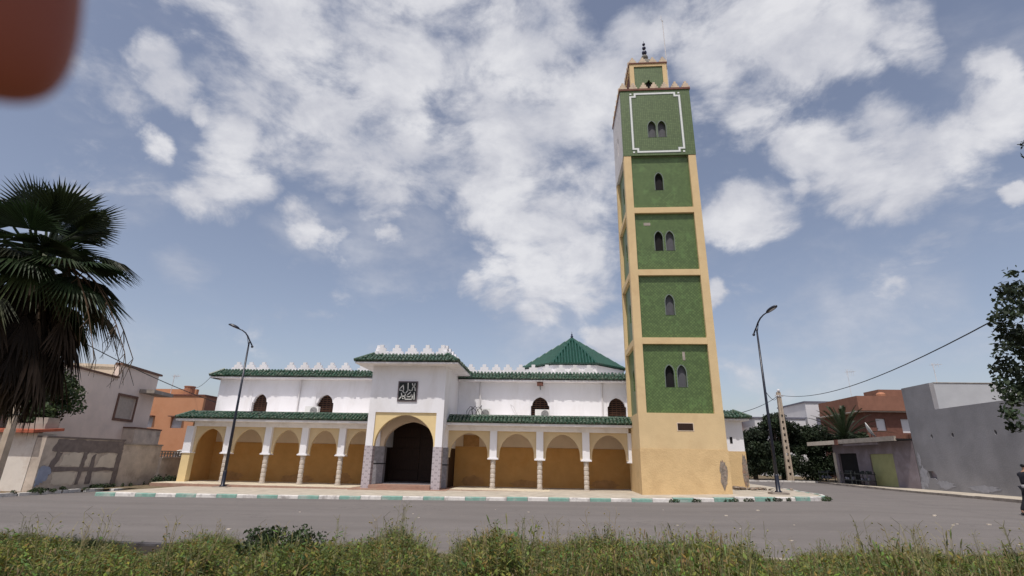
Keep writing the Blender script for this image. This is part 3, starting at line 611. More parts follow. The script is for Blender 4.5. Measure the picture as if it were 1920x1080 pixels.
for st in ST:
    for (xa, ya), (xb, yb) in zip(st[:-1], st[1:]):
        a, c = Vector(pq_pt(xa, ya)), Vector(pq_pt(xb, yb)); d = (c-a).normalized(); n_ = Vector((-d.y, d.x))*.024; a -= d*.018; c += d*.018
        b.plate([tuple(a-n_), tuple(c-n_), tuple(c+n_), tuple(a+n_)], [], PY-.072, PY-.06)
b.build('lettering', MT['letter'], pq)
# drainpipes, lamp above the window
for x, z0, z1 in ((-15.8, 3.9, 6.1), (-4.4, 3.9, 6.1), (2.92, 3.9, 6.05)):
    b = MB(); b.tube([(x, 31.44, z1), (x, 31.44, z0)], .05, 8); b.build('drainpipe', MT['pipe'], mosque)
# octagonal tiled roof over the prayer hall
pc = Vector((1.37, 36.2, 0))
b = MB(); R = 3.75; OC = [(pc.x+R*math.cos(rad(22.5+45*i)), pc.y+R*math.sin(rad(22.5+45*i))) for i in range(8)]
b.prism([(pc.x+(x-pc.x)*.97, pc.y+(y-pc.y)*.97) for x, y in OC], 6.6, 7.42); b.build('roof_drum', MT['white'], mosque)
b = MB(); apex = Vector((pc.x, pc.y, 9.85))
for i in range(8):
    p, q = Vector((*OC[i], 7.44)), Vector((*OC[(i+1) % 8], 7.44)); b.add([p, q, apex], [(0, 1, 2)])
    mid = (p+q)/2; al = (q-p).normalized(); n_ = 15; L = (q-p).length
    nmv = al.cross(apex-mid).normalized(); nmv = nmv if nmv.z > 0 else -nmv
    for j in range(n_):
        s = (j+.5)/n_; f = 1-abs(s-.5)*2; a = p+(q-p)*s; top = a+(apex-mid)*f
        b.tube([a+nmv*.075, top+nmv*.075], [.08, .07], 6)
    b.tube([p+Vector((0, 0, .05)), apex+Vector((0, 0, .05))], .09, 6)
pyr = b.build('octagonal_roof', MT['pyr'], mosque)
b = MB(); b.lathe([(.16, 9.8), (.1, 9.9), (.05, 9.95), (.09, 10.0), (.1, 10.07), (.04, 10.13), (.07, 10.18), (.02, 10.26), (.008, 10.42)], (pc.x, pc.y, 0), 10); b.build('finial', MT['navy'], pyr, smooth=True)
# right wing beyond the minaret
b = MB(); b.box(8.0, 10.85, UY, UY+.3, 2.32, 4.0); b.box(10.6, 10.85, UY+.302, 44, 2.32, 4.0); b.build('right_wing_wall', MT['white'], mosque)
b = MB(); b.box(8.0, 10.87, UY-.02, UY+.3, .2, 2.317); b.box(10.6, 10.87, UY+.302, 44, .2, 2.317); b.build('right_wing_dado', MT['creamlow'], mosque)
b = MB(); b.box(8.3, 11.15, 31.1, 44, 4.0, 4.09); b.build('soffit', MT['whiteband'], mosque)
b = MB(); tiles(b, (8.2, 31.02, 4.14), (11.25, 31.02, 4.14), (0, .75, .42), 16, hip1=.75); tiles(b, (11.25, 31.02, 4.14), (11.25, 44, 4.14), (-.75, 0, .42), 66, hip0=.75); b.tube([(11.25, 31, 4.18), (10.5, 31.77, 4.6)], .1, 8)
b.build('tiled_eave', MT['roof'], mosque)
b = MB(); b.box(8.0, 10.6, 31.7, 44, 4.1, 4.52); b.build('flat_roof', MT['whiteband'], mosque)
b = MB(); b.box(10.08, 10.22, UY-.015, UY-.001, 2.75, 3.1); b.build('vent', MT['dark'], mosque)
b = MB(); b.plate(blob2(10.74, 1.25, .3, 1.8, seed=3), [], UY-.034, UY-.022); b.build('masonry_patch', MT['brickhole'], mosque)

# ================================================================== MINARET
TX0, TX1, TY0, TY1 = 4.16, 8.22, 26.2, 29.9
minaret = thing('minaret', 'tall square minaret with green tiled panels in cream framing', 'minaret', ((TX0+TX1)/2, (TY0+TY1)/2, .1))
b = MB(); b.box(TX0-.02, TX1+.03, TY0-.03, TY1, -.1, 2.24); b.build('plinth', MT['creamlow'], minaret)
b = MB(); b.box(TX0-.005, TX1+.01, TY0-.008, TY1, 2.242, 3.925); b.build('base', MT['cream'], minaret)
b = MB(); lev = [3.93, 7.36, 11.09, 14.75, 18.38]; bands = [7.38, 11.07, 14.74]
PW = .41
for x0 in (TX0, TX1-PW):
    for y0 in (TY0, TY1-PW): b.box(x0, x0+PW, y0, y0+PW, 3.927, 18.40)
for z in (7.36, 11.08, 14.76):
    b.box(TX0+PW+.002, TX1-PW-.002, TY0+.004, TY0+.25, z, z+.33); b.box(TX0+PW+.002, TX1-PW-.002, TY1-.25, TY1-.004, z, z+.33)
    b.box(TX0+.004, TX0+.25, TY0+PW+.002, TY1-PW-.002, z, z+.33); b.box(TX1-.25, TX1-.004, TY0+PW+.002, TY1-PW-.002, z, z+.33)
b.build('shaft_frame', MT['cream'], minaret)
def twin(cx, z0, z1, gap=.30, hw=.215): return [arch(cx-gap, hw, z0, z1-.40, z1, 14, .32), arch(cx+gap, hw, z0, z1-.40, z1, 14, .32)]
def single(cx, z0, z1, hw=.22): return [arch(cx, hw, z0, z1-.40, z1, 14, .32)]
panels = [(3.93, 7.36, twin(6.15, 5.2, 6.3)), (7.69, 11.08, single(6.13, 8.92, 10.03)), (11.41, 14.76, twin(6.12, 12.55, 13.7)), (15.09, 18.40, single(6.08, 16.25, 17.36))]
def side_panels():
    D = .17
    for z0, z1, holes in panels:
        b = MB(); b.plate([(TX0+PW-.05, z0), (TX1-PW+.05, z0), (TX1-PW+.05, z1), (TX0+PW-.05, z1)], holes, TY0+D, TY0+D+.14)
        tp = b.build('tile_panel', MT['tile'], minaret)
        for k_, h in enumerate(holes):
            zmin = min(v for u, v in h); cx = (h[0][0]+h[-1][0])/2
            b = MB(); hw = (h[-1][0]-h[0][0])/2; o_ = [(u+(.035 if u > cx else -.035)*1.0, v+(.035 if v > zmin+.5 else 0)) for u, v in h]
            b.plate(o_, [h], TY0+D-.012, TY0+D-.001); w_ = b.build('window_frame', MT['greyline'], tp)
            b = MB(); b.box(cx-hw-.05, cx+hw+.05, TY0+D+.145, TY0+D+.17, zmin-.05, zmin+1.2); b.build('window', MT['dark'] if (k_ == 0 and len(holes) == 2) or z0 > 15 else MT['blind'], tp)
    # the three other faces
    for z0, z1, holes in panels:
        cx = (TY0+TY1)/2; hz = min(v for u, v in holes[0])
        for X in (TX0+D, TX1-D-.14):
            b = MB(); b.plate([(TY0+PW-.05, z0), (TY1-PW+.05, z0), (TY1-PW+.05, z1), (TY0+PW-.05, z1)], [arch(cx, .2, hz, hz+.7, hz+1.1, 12, .4)], 0, .14, side_fn(X)); tp = b.build('tile_panel', MT['tile'], minaret)
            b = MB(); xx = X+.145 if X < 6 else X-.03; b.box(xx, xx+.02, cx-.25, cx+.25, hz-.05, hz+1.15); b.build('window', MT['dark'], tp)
        b = MB(); b.box(TX0+PW-.05, TX1-PW+.05, TY1-.3, TY1-.17, z0, z1); b.build('tile_panel', MT['tile'], minaret)
side_panels()
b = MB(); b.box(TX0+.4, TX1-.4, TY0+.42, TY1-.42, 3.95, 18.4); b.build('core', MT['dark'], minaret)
# top storey
b = MB(); b.plate([(TX0-.02, 18.42), (TX1+.02, 18.42), (TX1+.02, 22.93), (TX0-.02, 22.93)], twin(6.16, 19.62, 20.74, .285, .225), TY0-.02, TY0+.16)
tp = b.build('top_tile_panel', MT['tileup'], minaret)
for h in twin(6.16, 19.62, 20.74, .285, .225):
    cx = (h[0][0]+h[-1][0])/2; b = MB(); b.plate([(u+(.035 if u > cx else -.035), v+(.035 if v > 20.1 else 0)) for u, v in h], [h], TY0-.03, TY0-.021); b.build('window_frame', MT['greyline'], tp)
    b = MB(); b.box(cx-.28, cx+.28, TY0+.165, TY0+.19, 19.55, 20.8); b.build('window', MT['blind'], tp)
def stepframe(x0, x1, z0, z1, s):
    return [(x0+s, z0), (x1-s, z0), (x1-s, z0+s*.75), (x1, z0+s*.75), (x1, z1-s*.75), (x1-s, z1-s*.75), (x1-s, z1), (x0+s, z1), (x0+s, z1-s*.75), (x0, z1-s*.75), (x0, z0+s*.75), (x0+s, z0+s*.75)]
def inset(P_, w):
    n = len(P_); out = []
    for i in range(n):
        p0, p1, p2 = [Vector(P_[(i+k_-1) % n]) for k_ in range(3)]; a, c = (p1-p0).normalized(), (p2-p1).normalized()
        na, nc = Vector((-a.y, a.x)), Vector((-c.y, c.x)); out.append(tuple(p1+(na+nc)*w))
    return out
FO = stepframe(4.68, 7.66, 18.60, 22.74, .27)
b = MB(); b.plate(inset(FO, .0), [inset(FO, .10)], TY0-.04, TY0-.021); b.build('frame_band', MT['whitetile'], tp)
b = MB(); b.plate(inset(FO, .102), [inset(FO, .135)], TY0-.035, TY0-.021); b.plate(inset(FO, -.03), [inset(FO, -.002)], TY0-.035, TY0-.021); b.build('joint_line', MT['greyline'], tp)
for x in (4.70, 7.53):
    for z in (18.585, 22.63): b = MB(); b.box(x, x+.11, TY0-.041, TY0-.021, z, z+.10); b.build('corner_square', MT['whitetile'], tp)
b = MB(); b.plate([(TY0+.162, 18.42), (TY1+.02, 18.42), (TY1+.02, 22.93), (TY0+.162, 22.93)], [arch(28.05, .17, 19.6, 20.5, 20.9, 12, .4)], 0, .16, side_fn(TX0-.02)); b.build('side_panel', MT['greytower'], minaret)
b = MB(); b.box(TX0+.145, TX0+.165, 27.8, 28.3, 19.5, 21); b.build('window', MT['dark'], minaret)
b = MB(); b.box(TX1-.14, TX1+.02, TY0+.162, TY1+.02, 18.42, 22.93); b.box(TX0+.142, TX1-.142, TY1-.14, TY1+.02, 18.42, 22.93); b.build('side_panel', MT['greytower'], minaret)
b = MB(); b.box(TX0+.17, TX1-.15, TY0+.2, TY1-.15, 18.40, 18.45); b.box(TX0+.15, TX1-.15, TY0+.165, TY1-.145, 22.7, 22.92); b.build('terrace', MT['whiteband'], minaret)
b = MB()
for a_ in ((TX0-.07, TX1+.07, TY0-.07, TY0+.2), (TX0-.07, TX1+.07, TY1-.2, TY1+.07), (TX0-.07, TX0+.2, TY0+.202, TY1-.202), (TX1-.2, TX1+.07, TY0+.202, TY1-.202)): b.box(*a_, 22.932, 23.06)
b.build('cornice', MT['redbrown'], minaret)
mm = merlon(minaret, 'merlon', .47, .46, .16, (TX0+.17, TY0+.06, 23.06))
for i in range(1, 7): copypart(mm, minaret, (i*.62, 0, 0))
for i in range(7): copypart(mm, minaret, (i*.62, TY1-TY0-.12, 0))
mm2 = merlon(minaret, 'merlon', .48, .46, .16, (TX0+.03, TY0+.5, 23.06), 1)
for i in range(1, 6): copypart(mm2, minaret, (0, i*.54, 0))
for i in range(6): copypart(mm2, minaret, (TX1-TX0-.06, i*.54, 0))
# lantern
LX0, LX1, LY0, LY1 = 4.98, 7.28, 27.1, 29.3
b = MB()
for x0 in (LX0, LX1-.26):
    for y0 in (LY0, LY1-.26): b.box(x0, x0+.26, y0, y0+.26, 22.9, 25.55)
b.box(LX0, LX1, LY0, LY0+.22, 25.552, 25.74); b.box(LX0, LX1, LY1-.22, LY1, 25.552, 25.74); b.box(LX0, LX0+.22, LY0+.222, LY1-.222, 25.552, 25.74); b.box(LX1-.22, LX1, LY0+.222, LY1-.222, 25.552, 25.74)
lan = b.build('lantern', MT['cream'], minaret)
key = [(6.05, 23.55), (6.05, 23.75), (5.83, 24.0), (5.81, 24.15), (5.9, 24.3), (6.02, 24.38), (6.13, 24.55), (6.24, 24.38), (6.36, 24.3), (6.45, 24.15), (6.43, 24.0), (6.21, 23.75), (6.21, 23.55)]
b = MB(); b.plate([(LX0+.255, 22.9), (LX1-.255, 22.9), (LX1-.255, 25.552), (LX0+.255, 25.552)], [key], LY0+.06, LY0+.2); b.build('lantern_panel', MT['tileup'], lan)
b = MB(); b.box(LX0+.3, LX1-.3, LY0+.21, LY0+.24, 22.95, 25.5); b.build('keyhole_window', MT['dark'], lan)
b = MB(); b.box(LX0+.06, LX0+.12, LY0+.262, LY1-.262, 22.9, 25.55); b.box(LX1-.12, LX1-.06, LY0+.262, LY1-.262, 22.9, 25.55); b.box(LX0+.262, LX1-.262, LY1-.12, LY1-.06, 22.9, 25.55); b.build('lantern_side', MT['redbrown'], lan)
b = MB(); b.box(LX0-.05, LX1+.05, LY0-.05, LY1+.05, 25.742, 25.82); b.build('cornice', MT['redbrown'], minaret)
ml = merlon(minaret, 'merlon', .46, .40, .14, (LX0+.2, LY0+.04, 25.82))
for i in range(1, 4): copypart(ml, minaret, (i*.633, 0, 0))
for i in range(4): copypart(ml, minaret, (i*.633, LY1-LY0-.08, 0))
ml2 = merlon(minaret, 'merlon', .46, .40, .14, (LX0+.02, LY0+.42, 25.82), 1)
for i in range(1, 4): copypart(ml2, minaret, (0, i*.46, 0)); 
for i in range(4): copypart(ml2, minaret, (LX1-LX0-.04, i*.46, 0))
b = MB(); b.lathe([(.72, 25.83), (.72, 26.1), (.66, 26.35), (.53, 26.6), (.34, 26.8), (.14, 26.92), (.05, 26.95), (.05, 27.2)], (6.2, 28.15, 0), 20); b.build('dome', MT['domegrey'], minaret, smooth=True)
fin = MB(); fin.tube([(6.2, 28.15, 27.1), (6.2, 28.15, 28.55)], .014, 8); fin = fin.build('finial_rod', MT['lampmetal'], minaret)
for z, r in ((27.16, .22), (27.58, .165), (27.96, .125), (28.28, .10)): b = MB(); b.ball((6.2, 28.15, z), r); b.build('finial_ball', MT['navy' if r < .2 else 'domegrey'], fin, smooth=True)
b = MB(); b.tube([(7.34, 27.25, 23.3), (7.35, 27.25, 26.2), (7.33, 27.25, 29.3)], .028, 6); b.tube([(7.33, 27.25, 29.25), (7.25, 27.25, 29.45), (7.26, 27.25, 29.75)], .02, 6); b.ball((7.33, 27.25, 29.3), .045)
b.build('lightning_rod', MT['pipe'], minaret)
# scars
b = MB(); b.box(5.96, 6.76, TY0-.02, TY0-.0085, 3.08, 3.48); b.build('vent_frame', MT['interior'], minaret)
b = MB(); b.box(6.0, 6.72, TY0-.028, TY0-.0205, 3.12, 3.44)
for i in range(5): b.box(6.0, 6.72, TY0-.034, TY0-.0285, 3.15+i*.06, 3.175+i*.06)
b.build('vent', MT['darkwood'], minaret)
b = MB(); b.plate(blob2(7.93, 1.18, .34, 1.25, seed=5, jit=.2), [], TY0-.05, TY0-.031); b.build('masonry_patch', MT['brickhole'], minaret)
b = MB(); b.box(5.06, 5.42, TY0+.155, TY0+.169, 14.05, 14.22); b.box(6.55, 6.68, TY0+.155, TY0+.169, 6.55, 6.98); b.build('bare_patch', MT['weatherconc'], minaret)

# ================================================================== ON AND AROUND THE MOSQUE
def aircon(loc, label, w=.82):
    t = thing('air_conditioner', label, 'air conditioner', loc, 'air conditioners on the arcade roof')
    x, y, z = loc
    b = MB(); b.box(x-w/2, x+w/2, y-.15, y+.15, z+.05, z+.58); b.box(x-w/2+.08, x-w/2+.14, y-.13, y+.13, z, z+.05); b.box(x+w/2-.14, x+w/2-.08, y-.13, y+.13, z, z+.05)
    b.build('casing', MT['ac'], t)
    b = MB(); c = (x+w*.17, y-.155, z+.315); b.add([(c[0]+.225*math.cos(a), c[1]-.008, c[2]+.225*math.sin(a)) for a in [2*math.pi*i/24 for i in range(24)]]+[(c[0]+.225*math.cos(a), c[1]+.006, c[2]+.225*math.sin(a)) for a in [2*math.pi*i/24 for i in range(24)]], [tuple(range(24)), tuple(range(47, 23, -1))]+[(i, (i+1) % 24, 24+(i+1) % 24, 24+i) for i in range(24)])
    f = b.build('fan_grille', MT['acfan'], t)
    b = MB()
    for i in range(5): rr = .04+.042*i; b.tube([(c[0]+rr*math.cos(a), c[1]-.012, c[2]+rr*math.sin(a)) for a in [2*math.pi*k/20 for k in range(21)]], .006, 4)
    b.build('guard_rings', MT['ac'], f)
aircon((-14.62, 31.05, 3.862), 'white air conditioner with a round fan before the window left of the porch')
aircon((-.62, 31.05, 3.862), 'white air conditioner with a round fan below the window beneath the small dark lamp', .86)
aircon((-4.12, 31.05, 3.862), 'white air conditioner against plain wall just right of the porch', .78)
t = thing('wall_lamp', 'small dark lamp fixed under the eave above an arched window', 'lamp', (-.77, 31.4, 5.8))
b = MB(); b.box(-.95, -.58, 31.05, 31.30, 5.86, 6.06); b.build('housing', MT['redbrown'], t)
b = MB(); b.tube([(-.77, 31.48, 6.0), (-.77, 31.2, 6.0)], .03, 6); b.tube([(-.77, 31.15, 5.86), (-.74, 31.12, 5.62)], .025, 6); b.build('bracket', MT['rust'], t)
b = MB()
for k in range(5):
    r_ = random.Random(k); x0 = -5.1+k*.16; pts = [(x0+.1*i+r_.uniform(-.1, .1), 30.6+r_.uniform(-.1, .1), 3.87+.75*math.sin(math.pi*min(1, i/5))*r_.uniform(.7, 1.1)+.02) for i in range(6)]; b.tube(pts, .016, 5)
tag(b.build('loose_cable', MT['cable']), 'tangle of loose dark cable standing on the arcade roof beside the porch', 'cable')
b = MB(); b.tube([(-2.0, 30.9, 3.87), (-2.35, 30.85, 4.35), (-2.5, 30.85, 4.7), (-2.3, 30.85, 4.55), (-2.02, 30.88, 3.95)], .02, 5)
tag(b.build('bent_rod', MT['pipe']), 'bent pale rod on the arcade roof left of the central air conditioner', 'rod')
# street lamps
def lamp(loc, mir, H, turn, label):
    t = thing('street_lamp', label, 'street lamp', loc, 'curved dark street lamps'); x, y, z = loc; s = mir
    b = MB(); b.box(x-.38, x+.38, y-.28, y+.28, z-.12, z+.07); b.build('footing', MT['kerbgrey'], t)
    ds = (s*-1*math.cos(turn), -math.sin(turn)); at_ = lambda a, h: Vector((x-ds[0]*a, y-ds[1]*a, z+H+h))
    b = MB(); b.tube([(x, y, z+.05), (x, y, z+H*.45), (x, y, z+H)], [.085, .066, .045], 12); b.lathe([(.16, .07), (.16, .1), (.10, .14), (.095, .8), (.08, .85)], (x, y, z), 12); b.build('pole', MT['lampmetal'], t, smooth=True)
    arm = [(.20, .02), (.12, .16), (.0, .34), (-.12, .56), (-.28, .76), (-.48, .90), (-.70, .98)]
    P_ = [at_(a, h) for a, h in arm]
    b = MB(); b.tube(P_, [.036, .04, .042, .042, .038, .034, .03], 8); b.ball(P_[0]-Vector((0, 0, .03)), .07, 10)
    b.tube([at_(0, -.1), at_(.0, .34)], .042, 8); b.tube([at_(0, 0), at_(-.17, .60)], .014, 5)
    b.build('arm', MT['lampmetal'], t, smooth=True)
    hd = MB(); k = 1.0; c = at_(-.95, 1.08); ax = Vector((ds[0]*.93, ds[1]*.93, .36)).normalized(); up_ = Vector((-ds[0]*.36, -ds[1]*.36, .93)).normalized(); sv_ = ax.cross(up_)
    def ell(a0, b0, c0, lo=None):
        vs = []; fs = []; n, m = 16, 8
        for i in range(m+1):
            th = math.pi*i/m
            for j in range(n): ph = 2*math.pi*j/n; hh = c0*math.sin(th)*math.sin(ph); hh = max(hh, lo) if lo is not None else hh; vs.append(c+ax*(a0*math.cos(th))+sv_*(b0*math.sin(th)*math.cos(ph))+up_*hh)
        for i in range(m):
            for j in range(n): fs.append((i*n+j, i*n+(j+1) % n, (i+1)*n+(j+1) % n, (i+1)*n+j))
        return vs, fs
    hd.add(*ell(.34*k, .15*k, .12*k, -.03)); h_ = hd.build('lamp_head', MT['lampmetal'], t, smooth=True)
    lz = MB(); c = c-up_*.034; lz.add(*ell(.20*k, .09*k, .012)); lz.build('lamp_glass', MT['lens'], h_, smooth=True)
    return t
lamp((-17.1, 27.3, -.08), 1, 7.45, .25, 'dark curved street lamp standing before the left arcade, its head pointing left')
lamp((10.42, 26.5, .36), -1, 7.6, .95, 'dark curved street lamp on the pavement corner right of the minaret')
# rubble beside the corner
b = MB(); rr_ = random.Random(11)
for i in range(46):
    x = 9.6+abs(rr_.gauss(0, .9)); y = 30.6+rr_.uniform(-.9, .5); s_ = rr_.uniform(.06, .24)
    V_ = [(x+rr_.uniform(-1, 1)*s_, y+rr_.uniform(-1, 1)*s_, .34+rr_.uniform(0, 1)*s_*.8) for _ in range(8)]
    bm = bmesh.new(); [bm.verts.new(v) for v in V_]; r_ = bmesh.ops.convex_hull(bm, input=bm.verts); bm.verts.ensure_lookup_table(); bm.verts.index_update()
    b.add([v.co[:] for v in bm.verts], [tuple(v.index for v in f.verts) for f in bm.faces]); bm.free()
tag(b.build('rubble', MT['brickhole']), 'heap of broken masonry rubble at the foot of the damaged corner', 'rubble', kind='stuff')

# ================================================================== LEFT SIDE
# boundary wall running back from the shed
bw = thing('boundary_wall', 'old grey boundary wall with dark stripes and pale patches', 'wall', (-22.4, 25, -.12))
b = MB(); b.box(-22.75, -22.3, 22.0, 26.4, -.4, 2.12); b.build('wall', MT['oldwall'], bw)
b = MB(); b.box(-22.76, -22.27, 22.0, 26.42, 2.122, 2.2); b.build('coping', MT['wallmark'], bw)
b = MB(); b.box(-22.7, -22.34, 26.402, 29.2, -.4, 1.95); b.build('rear_wall', MT['oldwall'], bw)
b = MB(); b.box(-22.74, -22.28, 26.44, 29.2, 1.952, 2.02); b.build('coping', MT['weatherconc'], bw)
X = -22.285
def sfn(X): return lambda u, v, d: (X-d, u, v)
def wobble(pts, amt, seed, n=9):
    r_ = random.Random(seed); out = []
    for i, p in enumerate(pts):
        q = pts[(i+1) % len(pts)]
        for k in range(n): t = k/n; out.append((p[0]+(q[0]-p[0])*t+r_.uniform(-amt, amt), p[1]+(q[1]-p[1])*t+r_.uniform(-amt, amt)))
    return out
b = MB()
for i, P_ in enumerate([[(22.4,1.55),(24.2,1.5),(26.38,1.52),(26.38,2.1),(24.3,2.08),(22.6,2.08)], [(22.5,.70),(26.2,.66),(26.2,.82),(22.5,.88)], [(24.0,.1),(24.2,.1),(24.35,1.5),(24.1,1.5)], [(24.55,.1),(24.85,.1),(24.8,1.5),(24.6,1.3)], [(26.08,.05),(26.37,.05),(26.37,1.55),(26.1,1.5)], [(22.35,.55),(22.6,.5),(23.0,1.5),(22.7,1.55)]]):
    b.plate(wobble(P_, .032, i), [], 0.0, .012, sfn(X+i*.0015))
b.build('dark_stripe', MT['wallmark'], bw)  # darker stripes and a top band laid over the wall face
b = MB()
for i, P_ in enumerate([[(23.0,.92),(24.0,.9),(24.1,1.5),(23.5,1.52),(23.1,1.35)], [(24.95,.85),(26.0,.83),(26.05,1.45),(25.5,1.5),(25.1,1.3)], [(22.75,.15),(23.9,.1),(23.95,.62),(22.8,.66)], [(24.95,.1),(26.0,.1),(26.05,.62),(24.95,.62)], [(24.25,.9),(24.5,.9),(24.5,1.45),(24.36,1.5)]]):
    b.plate(wobble(P_, .045, 20+i), [], 0.0, .01, sfn(X-.001+i*.0012))
b.build('plaster_patch', MT['patch'], bw)
b = MB(); b.plate(wobble([(22.05,.1),(22.5,.3),(22.65,.75),(22.3,.95),(22.05,.85)], .05, 50), [], 0, .011, sfn(X+.011)); b.build('blue_patch', MT['bluepatch'], bw)
# balustraded low wall beside the mosque
bl = thing('balustrade', 'low grey wall topped with a short concrete balustrade beside the mosque', 'balustrade', (-22.2, 30.4, 0))
b = MB(); b.box(-22.6, -22.2, 29.202, 31.6, -.3, 1.28); b.box(-22.65, -22.15, 29.21, 31.6, 1.282, 1.36); b.build('wall', MT['oldwall'], bl)
b = MB()
for i in range(10):
    y = 29.4+i*.23; b.lathe([(.05, 1.362), (.055, 1.40), (.035, 1.44), (.075, 1.52), (.035, 1.6), (.055, 1.64)], (-22.4, y, 0), 8)
b.box(-22.5, -22.3, 29.25, 31.6, 1.642, 1.70); b.build('balusters', MT['weatherconc'], bl)
# shed with red roof edge
sh = thing('shed', 'small dirty white shed with a red tiled roof edge beside the road', 'shed', (-24.6, 22.4, -.12))
b = MB(); b.box(-28.5, -22.78, 22.0, 22.95, -.4, 2.30); b.build('wall', MT['shedwhite'], sh)
b = MB(); b.prism([(-28.6, 21.55), (-22.55, 21.55), (-22.55, 23.0), (-28.6, 23.0)], lambda x, y: 2.30+(y-21.55)*.10, lambda x, y: 2.42+(y-21.55)*.10); b.build('roof', MT['redroof'], sh)
b = MB(); b.box(-24.3, -22.85, 22.3, 22.98, 2.44, 2.74); b.box(-23.5, -22.85, 22.35, 22.95, 2.742, 3.0); b.build('concrete_block', MT['weatherconc'], sh)
# beige house : front line turns slightly away
hd = Vector((-.219, .976)); hn = Vector((.976, .219)); A0 = Vector((-25.3, 21.0))
def H2(s, o): p = A0+hd*s+hn*o; return (p.x, p.y)
bh = thing('beige_house', 'beige rendered two storey house with a brown framed window beyond the boundary wall', 'house', (*H2(7, -3), -.1))
def hbox(s0, s1, o0, o1, z0, z1, b=None): b = b or MB(); return b.prism([H2(s0, o0), H2(s1, o0), H2(s1, o1), H2(s0, o1)], z0, z1)
S1 = 14.75
w0, w1 = 10.55, 12.55    # window along the front
b = MB(); fnH = lambda u, v, d: (*H2(u, d), v)
b.plate([(0, -.3), (S1, -.3), (S1, 6.85), (9.9, 6.85), (9.9, 6.0), (0, 6.0)], [[(w0, 3.62), (w1, 3.62), (w1, 5.0), (w0, 5.0)]], 0, -.3, fnH)
b.build('wall', MT['beige'], bh)
b = MB(); hbox(S1-.3, S1, -7, -.302, -.3, 6.85, b); hbox(0, .3, -7, -.302, -.3, 6.0, b); hbox(0, S1, -7.3, -7.002, -.3, 6.0, b); hbox(.3, S1-.3, -7, -.302, 5.6, 5.8, b); hbox(9.9, S1-.302, -7, -.302, 6.5, 6.7, b); hbox(9.9, 10.1, -7, -.302, 5.82, 6.85, b); b.build('side_wall', MT['beigeupper'], bh)
b = MB(); hbox(0, 9.9, -.32, .12, 6.002, 6.1, b); hbox(9.85, S1+.2, -.32, .14, 6.852, 6.98, b); hbox(S1-.32, S1+.2, -7, -.322, 6.852, 6.98, b); b.build('roof_edge', MT['brown'], bh)
b = MB()
for P_ in ((w0-.14, w1+.14, 3.46, 3.62), (w0-.14, w1+.14, 5.0, 5.14), (w0-.14, w0, 3.62, 5.0), (w1, w1+.14, 3.62, 5.0)): b.plate([(P_[0], P_[2]), (P_[1], P_[2]), (P_[1], P_[3]), (P_[0], P_[3])], [], .002, .06, fnH)
wf = b.build('window_frame', MT['brown'], bh)
b = MB()
for i in range(13):
    a = w0+.02+i*(w1-w0-.04)/13; b.plate([(a, 3.63), (a+(w1-w0-.04)/13-.02, 3.63), (a+(w1-w0-.04)/13-.02, 4.99), (a, 4.99)], [], -.10, -.08, fnH)
b.plate([(w0, 3.62), (w1, 3.62), (w1, 5), (w0, 5)], [], -.14, -.12, fnH); b.build('shutter', MT['shutter'], wf)
b = MB(); hbox(12.7, 15.4, .002, .95, 5.42, 5.66, b); b.build('canopy_slab', MT['weatherconc'], bh)
b = MB(); hbox(11.9, 15.2, .002, .75, 2.05, 3.05, b); b.build('balcony', MT['oldwall'], bh); b = MB(); hbox(11.85, 15.25, .002, .8, 3.052, 3.14, b); b.build('balcony_ledge', MT['brown'], bh)
b = MB(); hbox(1.0, 4.8, -4, -1.2, 5.8, 8.25, b); b.build('rooftop_room', MT['beigeupper'], bh); b = MB(); hbox(.9, 4.9, -4.1, -1.1, 8.252, 8.36, b); b.build('roof_edge', MT['brown'], bh)
b = MB(); hbox(5.2, 9.4, -3.2, -2.9, 5.8, 6.75, b); b.build('roof_parapet', MT['beigeupper'], bh)
# orange house
oh = thing('orange_house', 'orange rendered house with white shuttered windows left of the mosque', 'house', (-33, 45, -.3))
b = MB(); ox0, ox1, oy = -37.0, -29.35, 42.0
wins = [(-33.95, 3.55, 4.42, .95), (-31.35, 3.55, 4.42, .95)]
b.plate([(ox0, -.5), (ox1, -.5), (ox1, 6.2), (ox0, 6.2)], [[(x-w/2, z0), (x+w/2, z0), (x+w/2, z1), (x-w/2, z1)] for x, z0, z1, w in wins], oy, oy+.25); b.build('wall', MT['orange'], oh)
b = MB(); b.box(ox1-.25, ox1, oy+.252, 50, -.5, 6.2); b.box(ox0, ox0+.25, oy+.252, 50, -.5, 6.2); b.box(ox0+.252, ox1-.252, 49.75, 50, -.5, 6.2); b.box(ox0+.252, ox1-.252, oy+.252, 49.7, 5.8, 5.95); b.build('side_wall', MT['brickband'], oh)  # side walls darkened in colour to stand for their shaded faces
b = MB(); b.box(ox0-.08, ox1+.08, oy-.08, oy+.3, 6.202, 6.31); b.box(ox1-.3, ox1+.08, oy+.302, 50, 6.202, 6.31); b.build('roof_edge', MT['redbrown'], oh)
for x, z0, z1, w in wins:
    b = MB(); b.box(x-w/2, x+w/2, oy+.16, oy+.2, z0, z1)
    for i in range(7): b.box(x-w/2+.03+i*w/7.2, x-w/2+.03+i*w/7.2+.09, oy+.13, oy+.158, z0+.3, z1-.02)
    b.box(x-w/2, x+w/2, oy+.125, oy+.158, z0, z0+.28); wd = b.build('window', MT['farwhite'], oh)
    b = MB(); b.box(x-w/2-.12, x+w/2+.12, oy-.4, oy-.002, z1+.03, z1+.1); b.build('window_hood', MT['brown'], wd)
b = MB(); b.box(-36.4, -31.6, 44, 44.3, 5.96, 7.0); b.build('rooftop_wall', MT['orange'], oh)
